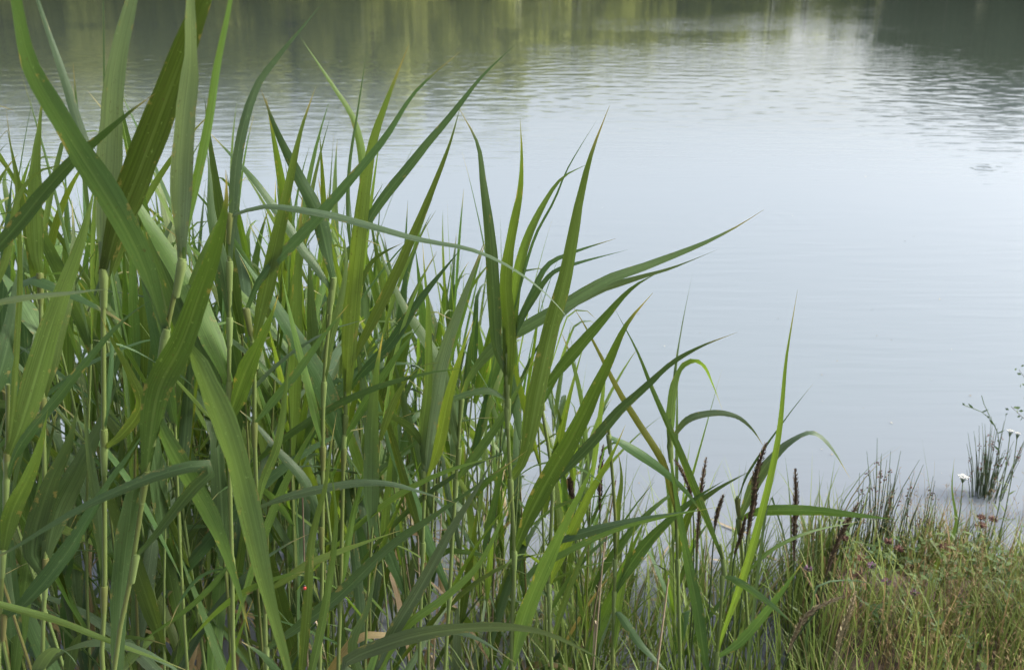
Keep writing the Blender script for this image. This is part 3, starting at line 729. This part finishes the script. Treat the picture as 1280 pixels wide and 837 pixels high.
while cnt < 34 and tt < 3000:
    tt += 1; y = sr.uniform(1.35, 2.3); x = sr.uniform(-1.15, 0.35); q = project((x, y, 0.3))
    if not (-30 < q[0] < 760): continue
    cnt += 1
    ml = q[0] < 330
    e = empty('slender_grass', (x, y, gz(x, y)), 'tall slender grass tuft threading the shaded reed stems at lower left' if ml else
              'tall slender grass tuft threading the reed stems at lower centre', 'grass tuft', 'slender grass among the left reeds' if ml else 'slender grass among the central reeds')
    o = link('blades', sr.choice(tall_tufts), e); o['kind'] = 'stuff'
    k_ = sr.uniform(0.6, 0.92) * lerp_tab([(0, 1.15), (400, 1.0), (550, 0.85), (760, 0.65)], q[0]); o.scale = (k_, k_, k_); o.rotation_euler.z = sr.uniform(0, 6.28)
cnt = 0; tt = 0
while cnt < 105 and tt < 3000:
    tt += 1
    y = sr.uniform(1.5, 2.4); x = sr.uniform(-0.15, 0.92)
    q = project((x, y, 0.25))
    if not (520 < q[0] < 1030) or sr.random() > lerp_tab([(520, .12), (680, .35), (780, .8), (940, 1), (1000, .7), (1030, .4)], q[0]): continue
    cnt += 1
    lab, grp = [v for k_, v in SEDGE_ZONES if q[0] < k_][0]
    e = empty('sedge_tuft', (x, y, gz(x, y)), lab, 'sedge', grp)
    o = link('blades', sr.choice(tufts), e); o['kind'] = 'stuff'
    s = sr.uniform(0.6, 0.95) * (1.0 if q[0] < 950 else 0.8); o.scale = (s, s, s * sr.uniform(0.9, 1.15)); o.rotation_euler.z = sr.uniform(0, 6.28)

# ---- flowering sedge stalks with dark bottlebrush spikes
def spike_on(path, r, tone, e, parts, seed):
    rnd = random.Random(seed); mb = MB(); n = 46
    pts = [Vector(p) for p in catmull(path, n)]
    mb.tube(pts, [max(.0006, r * 0.55 * math.sin(math.pi * (0.08 + 0.90 * i / n)) ** 0.5) for i in range(n + 1)], 6, col=max(0, tone - 0.1))
    for i in range(n):
        t = (pts[i + 1] - pts[i]).normalized(); a = t.orthogonal().normalized(); b = t.cross(a)
        env = math.sin(math.pi * (0.06 + 0.9 * i / n)) ** 0.5
        for k in range(parts):
            an = rnd.uniform(0, 6.283); d = a * math.cos(an) + b * math.sin(an); s = t.cross(d)
            q = pts[i] + d * r * 0.35 * env; l = r * rnd.uniform(0.9, 1.7) * env
            tip = q + d * l * 0.75 + t * l * 1.3
            mid = (q + tip) * 0.5 + d * l * 0.08
            mb.face([q, mid + s * l * 0.28, tip, mid - s * l * 0.28], max(0, min(1, tone + rnd.uniform(-.3, .35))))
    return mb
SPIKES = [  # spike in pixels, top then bottom; distance; half width px; tone; label
 ([(958, 553), (946, 590), (941, 632), (934, 668)], 1.72, 8, 0.18, 'tallest dark brown sedge spike leaning right before the open water'),
 ([(994, 585), (995, 622), (993, 665), (993, 700)], 1.78, 7, 0.15, 'straight upright blackish sedge spike beside the horizontal reed leaf'),
 ([(932, 645), (926, 670), (918, 692)], 1.73, 5, 0.22, 'small dark sedge spike just below the tallest leaning one'),
 ([(883, 571), (878, 600), (874, 640), (871, 690)], 1.82, 6, 0.30, 'thin brown sedge spike left of the tallest dark spike'),
 ([(843, 574), (856, 595), (866, 625)], 1.85, 5, 0.34, 'brown sedge spike tilted left behind the twisted blue grey blade'),
 ([(904, 618), (897, 640), (893, 660)], 1.8, 5, 0.32, 'short brown sedge spike between the two taller thin spikes'),
 ([(1073, 628), (1055, 660), (1042, 690), (1032, 720)], 1.9, 7, 0.32, 'brown sedge spike leaning right above the purple flowers'),
 ([(1054, 745), (1025, 757), (1003, 775), (985, 815)], 1.62, 7, 0.70, 'bent straw brown sedge spike nodding right at the lower right'),
 ([(1070, 738), (1062, 765), (1050, 800), (1044, 837)], 1.62, 8, 0.85, 'pale greenish straw sedge spike standing upright at the lower right'),
 ([(754, 556), (750, 595), (750, 640)], 1.8, 6, 0.16, 'dark sedge spike half hidden behind reed leaves right of centre'),
 ([(712, 597), (714, 612), (718, 630)], 1.75, 6, 0.1, 'short black sedge spike deep among the reed leaves at the centre'),
]
for i, (pp, Yd, hw, tone, lab) in enumerate(SPIKES):
    pts = [at_y(px, py, Yd) for px, py in pp][::-1]          # low to high
    x0 = pts[0].x + (pts[0].x - pts[-1].x) * 0.5; z0 = gz(x0, Yd) - 0.01
    base = Vector((x0, Yd + 0.03, z0))
    e = empty('flowering_sedge', base, lab, 'sedge', 'sedge stalks with dark flower spikes')
    mb = MB(); stem = [base, base.lerp(pts[0], 0.55) + Vector((0.01, 0, 0.02)), pts[0], pts[len(pts) // 2]]
    mb.tube(catmull(stem, 12), 0.0016, 5, col=0.35); mb.build('stem', RUSH, e, True)
    spike_on(pts, hw / F_PX * Yd * 0.58, tone + 0.20, e, 7, i).build('spike', SPIKE, e, True, smooth=False)
    for k in range(3):
        a = fr.uniform(0, 6.283); h = (pts[0].z - z0)
        c = [base + Vector((math.cos(a) * s * s * 0.16, math.sin(a) * s * s * 0.1, h * (1.5 * s - 0.55 * s * s))) for s in (0, .2, .4, .6, .8, 1)]
        mb = MB(); sdv = Vector((-math.sin(a), math.cos(a), 0)); P = [Vector(p) for p in catmull(c, 9)]
        blade(mb, P, lambda i2, t: (sdv, t.cross(sdv)), 0.006, 0.35, 3, 0.8, fr.uniform(0.3, 0.8)); mb.build('leaf', SEDGE, e, True)

# rotting leaf litter afloat between the stems
mb = MB(); lr = random.Random(4)
for k in range(260):
    x, y = lr.uniform(-1.3, 0.9), lr.uniform(1.2, 2.7)
    if gz(x, y) > -0.01: continue
    a = lr.uniform(0, 6.283); l = lr.uniform(0.03, 0.2); z = lr.uniform(0.003, 0.012); b_ = lr.uniform(-.4, .4)
    P = [Vector((x + l * s * math.cos(a + b_ * s), y + l * s * math.sin(a + b_ * s), z + 0.006 * math.sin(4 * s + k))) for s in (0, .25, .5, .75, 1)]
    sv = Vector((-math.sin(a), math.cos(a), lr.uniform(-.2, .2)))
    blade(mb, P, lambda i, t: (sv, t.cross(sv)), lr.uniform(.004, .014), .2, 3, .7, lr.uniform(0, .6))
tag(mb.build('leaf_litter', DEAD), 'brown dead leaf litter floating on the water between the reed stems', 'leaf litter', kind='stuff')

mb = MB()
for k in range(70):
    p = at_z(lr.uniform(640, 1300), lr.uniform(150, 620), 0.003); a = lr.uniform(0, 6.283); l = lr.uniform(0.003, 0.011)
    d = Vector((math.cos(a), math.sin(a), 0)) * l; sv = Vector((-math.sin(a), math.cos(a), 0)) * l * lr.uniform(.2, .5)
    mb.face([p, p + d * .5 + sv + Vector((0, 0, .002)), p + d, p + d * .5 - sv], lr.uniform(.2, 1))
tag(mb.build('floating_specks', DEAD), 'tiny seed fluff and leaf specks scattered on the open water', 'floating specks', kind='stuff')

# ------------------------------------------------------------------ the bank at the lower right
def on_bank(x, y): return gz(x, y) > 0.012
br = random.Random(31)
mb = MB(); n = 0
while n < 9000:
    x = br.uniform(0.30, 2.0); y = br.uniform(1.15, 2.70)
    if not on_bank(x, y): continue
    clump = mnoise.noise(Vector((x * 4.5, y * 4.5, 2.0)))
    if br.random() > 0.55 + clump * 1.2: continue
    n += 1
    z = gz(x, y); a = br.uniform(0, 6.283); h = br.uniform(0.06, 0.19) * (1 + clump * 0.6)
    if br.random() < 0.07: h *= 1.7
    bend = br.uniform(0.1, 1.3); p = Vector((x, y, z - 0.005)); th = br.uniform(0, 0.35); P = []
    for i in range(5):
        P.append(p.copy()); th += bend / 5
        p = p + Vector((math.sin(th) * math.cos(a), math.sin(th) * math.sin(a), math.cos(th))) * (h / 4)
    sv = Vector((-math.sin(a), math.cos(a), 0))
    dry = mnoise.noise(Vector((x * 2.2, y * 2.2, 9.0))) * 0.6 + 0.08
    blade(mb, P, lambda i, t: (sv, t.cross(sv)), br.uniform(0.0015, 0.0042), 0.3, 2, 0.8,
          br.uniform(0.0, 0.34) if br.random() < dry else br.uniform(0.45, 1.0))
tag(mb.build('bank_grass', GRASS), 'short mixed green and straw coloured grass covering the bank at the lower right', 'grass', kind='stuff')

mb = MB(); k = 0
while k < 800:
    x = br.uniform(0.45, 1.9); y = br.uniform(1.3, 2.5)
    if not on_bank(x, y): continue
    k += 1; z = gz(x, y); a = br.uniform(0, 6.283); h = br.uniform(0.14, 0.30) * (1.15 if x < 0.9 else 0.85); l = br.uniform(0.01, 0.12); sv = Vector((-math.sin(a), math.cos(a), 0))
    P = [Vector((x + l * s * s * math.cos(a), y + l * s * s * math.sin(a), z + h * (s - .25 * l / .12 * s ** 3))) for s in (0, .2, .4, .6, .8, 1)]
    blade(mb, P, lambda i, t: (sv, t.cross(sv)), br.uniform(.003, .0065), .3, 3, .7, br.uniform(.6, 1.0) if br.random() < .8 else .15)
tag(mb.build('tall_bank_grass', GRASS), 'taller green grass blades scattered through the bank turf', 'grass', kind='stuff')

# fine reddish hay: bent-grass panicles
mb = MB()
for k in range(1700):
    x = br.uniform(0.75, 1.9); y = br.uniform(1.5, 2.45)
    if not on_bank(x, y) or mnoise.noise(Vector((x * 3, y * 3, 20))) < -0.05: continue
    z = gz(x, y); h = br.uniform(0.14, 0.31); a = br.uniform(0, 6.283); l = br.uniform(0.02, 0.09)
    P = [Vector((x + l * s * s * math.cos(a), y + l * s * s * math.sin(a), z + h * s)) for s in (0, .35, .7, 1)]
    mb.tube(P, [0.0006, 0.0005, 0.0004, 0.0002], 3, col=br.uniform(0.05, 0.3), cap=False)
    for j in range(7):
        q = P[2].lerp(P[3], br.uniform(-0.3, 1)); d = Vector((br.gauss(0, 1), br.gauss(0, 1), abs(br.gauss(0, 1)))).normalized() * br.uniform(0.006, 0.016)
        s = Vector((0.0008, 0, 0)); mb.face([q, q + d * 0.6 + s, q + d, q + d * 0.6 - s], br.uniform(0.0, 0.25))
tag(mb.build('hair_grass', GRASS), 'fine reddish brown seeding grass haze over the bank', 'grass', kind='stuff')

# low herbs: small leaflets in threes close to the soil
mb = MB()
for k in range(1500):
    x = br.uniform(0.55, 2.0); y = br.uniform(1.1, 2.4)
    if not on_bank(x, y): continue
    if mnoise.noise(Vector((x * 3.5, y * 3.5, 40))) < (0.05 if x < 1.0 else -0.15): continue
    z = gz(x, y) + br.uniform(0.015, 0.11); a0 = br.uniform(0, 6.283); tone = br.uniform(0.1, 0.95)
    mb.tube([(x, y, gz(x, y) - .01), (x + br.uniform(-.01, .01), y, z)], 0.0006, 3, col=tone, cap=False)
    for j in range(3):
        a = a0 + j * 2.1; s = br.uniform(0.008, 0.017); up = br.uniform(-0.2, 0.6)
        d = Vector((math.cos(a), math.sin(a), up)); sv = Vector((-math.sin(a), math.cos(a), br.uniform(-.3, .3)))
        q = Vector((x, y, z))
        mb.face([q, q + d * s * .6 + sv * s * .42, q + d * s * 1.25 + sv * s * .2, q + d * s * 1.3 - sv * s * .2, q + d * s * .6 - sv * s * .42], tone)
tag(mb.build('ground_herbs', HERB), 'low clover like leaves carpeting the soil under the bank grass', 'herbs', kind='stuff')

# rushes along the water's edge
def rush_clump(px, py_top, Yd, n, spread, label, tall=1.0):
    p = at_y(px, py_top, Yd); x0 = p.x; z0 = gz(x0, Yd) - 0.01; H = (p.z - z0)
    e = empty('rush_clump', (x0, Yd, z0), label, 'rush', 'rush clumps along the water edge')
    ms, mt = MB(), MB()
    for k in range(int(n * 0.7)):
        a = br.uniform(0, 6.283); r = spread * br.random() ** .7; h = H * br.uniform(0.55, 1.0) * tall; l = br.uniform(0, 0.22) * h
        P = [Vector((r * math.cos(a) + l * s * s * math.cos(a), (r * math.sin(a) + l * s * s * math.sin(a)) * .7, h * s)) for s in (0, .4, .75, 1)]
        ms.tube(P, [0.0014, 0.0013, 0.0011, 0.0004], 4, col=br.uniform(0.2, 0.9), cap=False)
        if br.random() < 0.55:
            q = P[2].lerp(P[3], 0.3)
            for j in range(5): mt.ball(q + Vector((br.gauss(0, .004), br.gauss(0, .004), br.gauss(0, .006))), 0.0022, br.uniform(0.1, 0.9), 5, 3)
    ms.build('stems', RUSH, e)['kind'] = 'stuff'
    if mt.f: mt.build('flower_tufts', BROWN, e)['kind'] = 'stuff'
RUSHES = [(1032, 640, 2.15, 14, .04, 'thin rush clump just right of the upright blackish sedge spike'),
          (1060, 612, 2.25, 18, .04, 'rush clump behind the tip of the horizontal reed leaf'),
          (1088, 600, 2.3, 16, .045, 'rush clump between the reed leaf tip and the densest rush clump'),
          (1115, 558, 2.3, 30, .03, 'tallest and densest dark rush clump at the water edge'),
          (1138, 560, 2.28, 18, .05, 'rush clump leaning at the right side of the densest clump'),
          (1165, 600, 2.33, 15, .06, 'open rush clump left of the white flower'),
          (1190, 628, 2.35, 12, .05, 'short thin rush clump at the foot of the white flower')]
for r_ in RUSHES: rush_clump(*r_)
rush_clump(1254, 528, 2.84, 75, .045, 'dark tussock of rushes standing alone in the water at the right edge')
rush_clump(1240, 548, 2.86, 26, .03, 'small rush tuft hugging the left side of the dark tussock')

# leafy herbs with lance-shaped leaves
def leafy_herb(x, y, h, lab, tone):
    e = empty('leafy_herb', (x, y, gz(x, y) - .005), lab, 'herb', 'leafy herbs on the bank')
    lx, ly = br.uniform(-.05, .05), br.uniform(-.03, .03)
    P = [Vector((lx * s * s, ly * s * s, h * s)) for s in (0, .25, .5, .75, 1)]
    mb = MB(); mb.tube(P, [.0016, .0015, .0013, .001, .0006], 5, col=tone); mb.build('stem', HERB, e)
    for k in range(11):
        s = 0.15 + 0.85 * k / 10; a = k * 2.4 + br.uniform(-.3, .3); q = Vector((lx * s * s, ly * s * s, h * s)); l = br.uniform(.03, .05) * (1.1 - .45 * s); up = br.uniform(.3, .9)
        c = [q + Vector((math.cos(a) * l * t, math.sin(a) * l * t, l * (up * t - .4 * t * t))) for t in (0, .25, .5, .75, 1)]
        sv = Vector((-math.sin(a), math.cos(a), 0)); m2 = MB()
        blade(m2, c, lambda i, t: (sv, t.cross(sv)), br.uniform(.009, .014), 0.2, 3, 0.35, max(0, min(1, tone + br.uniform(-.2, .2)))); m2.build('leaf', HERB, e)
HERBS = [(1172, 730, .17, .95, 'yellow green leafy herb under the white flower'), (1135, 760, .14, .8, 'broad leaved herb below the lilac flowers'),
         (1195, 800, .10, .5, 'low grey green herb at the bottom of the bank'), (1245, 740, .15, .6, 'leafy herb left of the bluish folded blade'),
         (1265, 780, .14, .4, 'dark leafy herb at the right edge of the bank'), (1225, 715, .16, .85, 'bright leafy herb below the brown seed heads'),
         (1100, 800, .11, .45, 'leafy herb between pale spike and bank grass'), (1160, 690, .15, .9, 'pale leafy herb in front of the open rush clump'),
         (1270, 690, .16, .7, 'leafy herb at the right edge below the tussock'), (1066, 700, .15, .6, 'leafy herb hidden by the brown leaning spike')]
for px, py, h, tone, lab in HERBS:
    g0 = at_z(px, py, 0.12 + h * .6); leafy_herb(g0.x, g0.y, h, lab, tone)

# white umbels
def white_flower(px, py, Yd, label, scale=1.0):
    p = at_y(px, py, Yd); z0 = gz(p.x, Yd) - 0.01
    e = empty('white_wildflower', (p.x, Yd, z0), label, 'flower', 'white flowers on the bank')
    h = p.z - z0
    mb = MB(); P = [Vector((0.012 * math.sin(3 * s), 0, h * s)) for s in (0, .25, .5, .75, 1)]
    mb.tube(P, [0.0018, 0.0016, 0.0014, 0.0012, 0.001], 5, col=0.7); mb.build('stem', HERB, e)
    top = P[-1]; mb = MB(); mw = MB()
    for k in range(15):
        a = k * 2.4; r = 0.0034 * math.sqrt(k) * scale; q = top + Vector((r * math.cos(a), r * math.sin(a), 0.007 - r * 0.25 + br.uniform(0, .002)))
        mb.tube([top - Vector((0, 0, .012)), q], 0.0004, 3, col=0.7, cap=False)
        for j in range(5):
            b = j * 1.257 + a; d = Vector((math.cos(b), math.sin(b), 0.25)); s_ = 0.0032 * scale; sv = Vector((-math.sin(b), math.cos(b), 0))
            mw.face([q, q + d * s_ * .7 + sv * s_ * .4, q + d * s_ * 1.3, q + d * s_ * .7 - sv * s_ * .4], br.uniform(0.5, 1))
        mw.ball(q + Vector((0, 0, .001)), 0.0011 * scale, 0.1, 5, 3)
    mb.build('stalks', HERB, e); mw.build('flower_head', WHITE, e)
    for k in range(13):
        s = 0.12 + 0.78 * k / 13; a = k * 2.4; q = Vector((0.012 * math.sin(3 * s), 0, h * s)); l = 0.045 * (1.15 - s)
        c = [q + Vector((math.cos(a) * l * t, math.sin(a) * l * t, l * (0.75 * t - .35 * t * t))) for t in (0, .3, .6, 1)]
        sv = Vector((-math.sin(a), math.cos(a), 0)); m2 = MB()
        blade(m2, c, lambda i, t: (sv, t.cross(sv)), 0.009 * (1.2 - s), 0.2, 3, 0.4, 0.8); m2.build('leaf', HERB, e)
white_flower(1203, 598, 2.1, 'white flower head on a leafy stem above the bank grass', 0.9)
white_flower(1262, 541, 2.3, 'larger white flower head before the dark tussock at the right edge', 0.6)
white_flower(1271, 544, 2.32, 'smaller white flower head close to the right edge', 0.5)

# purple flowers and brown seed heads
def head_flower(px, py, zh, purple, label, size=1.0):
    g0 = at_z(px, py, zh); z0 = gz(g0.x, g0.y)
    if z0 < -0.1: z0 = -0.05
    e = empty('purple_wildflower' if purple else 'brown_seed_head', (g0.x, g0.y, z0), label, 'flower' if purple else 'seed head', 'purple flowers on the bank' if purple else 'brown seed heads on the bank')
    h = zh - z0
    mb = MB(); b = br.uniform(-.03, .03)
    mb.tube([(b, 0.01, -0.005), (b * .5, 0.004, h * .5), (0, 0, h)], 0.0010, 5, col=0.45); mb.build('stem', HERB, e)
    mb = MB(); c = Vector((0, 0, h)); mb.ball(c, 0.006 * size, 0.35, 8, 5, (1, 1, 1.1)); mb.build('calyx', BROWN if not purple else HERB, e)
    mb = MB()
    for k in range(46):
        u = br.uniform(-0.2, 1); a = br.uniform(0, 6.283); rr = math.sqrt(max(0, 1 - u * u)); d = Vector((rr * math.cos(a), rr * math.sin(a), u)); sv = d.orthogonal().normalized()
        l = (0.013 if purple else 0.011) * size * br.uniform(.8, 1.15); q = c + d * 0.004 * size
        mb.face([q, q + d * l * .6 + sv * l * .16, q + d * l, q + d * l * .6 - sv * l * .16], br.uniform(0.15, 1))
    mb.build('petals' if purple else 'bristles', PURPLE if purple else BROWN, e, smooth=False)
    for k in range(3):
        a = br.uniform(0, 6.283); s0 = h * br.uniform(.2, .8); l = 0.035
        cc = [Vector((math.cos(a) * l * t, math.sin(a) * l * t, s0 + l * .5 * t)) for t in (0, .4, .7, 1)]; sv = Vector((-math.sin(a), math.cos(a), 0)); m2 = MB()
        blade(m2, cc, lambda i, t: (sv, t.cross(sv)), 0.008, 0.2, 3, 0.4, 0.7); m2.build('leaf', HERB, e)
for px, py, lab in [(1090, 707, 'purple flower head topmost of those in the grass under the brown leaning spike'),
                    (1108, 727, 'lilac flower head lower right of the topmost purple one'),
                    (1143, 741, 'pale lilac flower head rightmost of the purple ones'),
                    (1010, 711, 'dull purple flower head leftmost beside the upright blackish spike')]:
    head_flower(px, py, 0.34, True, lab, 0.72)
for px, py, lab in [(1226, 647, 'dark brown seed head at the water edge left of the tussock, upper of two'), (1227, 657, 'dark brown seed head just under its twin at the water edge'),
                    (1241, 649, 'brown seed head right of the pair at the water edge'), (1111, 677, 'reddish seed head behind the purple flowers beside the rushes'),
                    (1077, 698, 'reddish seed head left of the topmost purple flower'), (1072, 719, 'dark red seed head lower left of the purple flowers'),
                    (1124, 686, 'small brown seed head below the dense rush clump'), (1180, 683, 'small dark seed head under the white flower'),
                    (1055, 673, 'brown seed head behind the brown leaning spike')]:
    head_flower(px, py, 0.31, False, lab, 0.9)

# single larger blades and dry bents on the bank
BENTS = [([(1249, 815), (1258, 760), (1262, 720), (1275, 702)], 1.95, 7, 'b', 'upright bluish grass blade folded at its top near the right edge'),
         ([(1212, 837), (1214, 790), (1217, 745)], 1.9, 5, 'g', 'pale narrow blade standing upright at the bottom right'),
         ([(1143, 837), (1175, 812), (1220, 800), (1250, 797), (1262, 812)], 1.85, 4, 'y', 'straw coloured grass blade arched over low on the bank'),
         ([(1172, 700), (1195, 660), (1190, 610), (1193, 572)], 2.15, 6, 'g', 'single green blade rising beside the white flower'),
         ([(1020, 735), (1050, 725), (1085, 728), (1108, 740)], 1.85, 4, 'p', 'pale dry blade arched left of the lilac flowers'),
         ([(1130, 837), (1145, 790), (1150, 740), (1140, 690)], 1.95, 7, 'g', 'bright green blade upright in the middle of the bank grass'),
         ([(1085, 830), (1080, 790), (1086, 740), (1080, 690)], 1.9, 5, 'g', 'thin yellow green blade crossing the purple flowers'),
         ([(1175, 700), (1190, 690), (1205, 692), (1225, 705)], 2.1, 3, 'y', 'short tan bent stalk in the right hand grass'),
         ([(960, 620), (975, 650), (985, 690), (1010, 715), (1032, 722)], 1.72, 5, 'p', 'pale curled blade hooking down beside the upright blackish spike')]
for pp, Yd, wp, hue, lab in BENTS:
    P = [at_y(px, py, Yd + 0.03 * i) for i, (px, py) in enumerate(pp)]
    g0 = Vector((P[0].x, P[0].y, gz(P[0].x, P[0].y) - 0.01))
    if P[0].z > g0.z + 0.02: P = [g0] + P
    P = [Vector(p) for p in catmull(P, 14)]
    e = empty('grass_blade', g0, lab, 'grass blade', 'single grass blades on the bank')
    mb = MB(); blade(mb, P, lambda i, t: (lambda s0: (s0, s0.cross(t)))(t.cross(Vector((0.2, 1, -.4))).normalized()), wp / F_PX * 2.0 * 1.1, 0.3, 3, 0.6)
    mb.build('leaf', LEAF[hue], e, True)

# twig of a shrub growing beyond the right edge
sb = at_y(1340, 600, 2.75); z0 = gz(sb.x, 2.75) - 0.02
e = empty('shrub', (sb.x, 2.75, min(z0, -.02)), 'dark leafy twig of a shrub entering at the right edge above the water', 'shrub')
mb = MB(); tips = []
base = Vector((sb.x, 2.75, min(z0, -.02)))
for k, (px, py) in enumerate([(1274, 462), (1264, 508), (1300, 430), (1330, 400), (1360, 440), (1290, 500)]):
    tip = at_y(px, py, 2.75 - 0.04 * k); P = [Vector(p) for p in catmull([base, base.lerp(tip, .5) + Vector((0.06, 0, .08)), tip], 12)]
    mb.tube(P, [0.004 * (1 - i / 14) for i in range(13)], 5, col=0.3); tips.append(P)
mb.build('branches', BARK, e, True)
mb = MB()
for P in tips:
    for i in range(4, 13):
        for j in range(5):
            q = P[i] + Vector((br.gauss(0, .012), br.gauss(0, .012), br.gauss(0, .012))); d = Vector((br.gauss(0, 1), br.gauss(0, 1), br.gauss(0, 1))).normalized(); sv = d.orthogonal().normalized(); l = br.uniform(.008, .016)
            mb.face([q, q + d * l * .5 + sv * l * .3, q + d * l, q + d * l * .5 - sv * l * .3], br.uniform(0, .7))
lf = mb.build('leaves', HERB, e, True); lf['kind'] = 'stuff'
# thin leafy shoot arching left from the tussock
p0 = at_y(1252, 600, 2.80); e = empty('leafy_shoot', (p0.x, 2.80, -0.03), 'thin leafy shoot arching left out of the dark tussock', 'plant')
P = [Vector(p) for p in catmull([Vector((p0.x, 2.80, -.03)), at_y(1248, 545, 2.80), at_y(1232, 518, 2.80), at_y(1205, 506, 2.80)], 14)]
mb = MB(); mb.tube(P, 0.0012, 5, col=0.6)
Q = [Vector(p) for p in catmull([P[9], at_y(1228, 500, 2.80), at_y(1227, 494, 2.80)], 5)]; mb.tube(Q, 0.001, 4, col=.6); mb.build('stem', HERB, e, True)
for i in range(5, 15):
    a = i * 2.1; l = 0.022; d = Vector((math.cos(a), math.sin(a) * .5, 0.5)).normalized(); sv = d.cross(Vector((0, 1, .3))).normalized()
    m2 = MB(); blade(m2, [P[i] + d * l * t for t in (0, .35, .7, 1)], lambda k, t: (sv, t.cross(sv)), 0.007, 0.2, 3, 0.4, 0.5); m2.build('leaf', HERB, e, True)

# ladybird on the bright blade near the bottom
c = at_y(381, 734, 1.078); e = empty('ladybird', c, 'tiny red ladybird on the bright upright blade near the bottom', 'beetle')
mb = MB(); mb.ball((0, -.001, 0), 0.0026, 0.9, 12, 8, (0.9, 0.75, 1.1)); sh = mb.build('shell', BEETLE, e)
mb = MB(); mb.ball((0, -.001, 0.0034), 0.0014, 0.0, 8, 6); mb.build('head', BEETLE, e)
for sx, szz in ((-.0014, .001), (.0014, .001), (-.0013, -.0014), (.0013, -.0014)):
    mb = MB(); mb.ball((sx, -.0030, szz), 0.0006, 0.0, 6, 4); mb.build('spot', BEETLE, e)
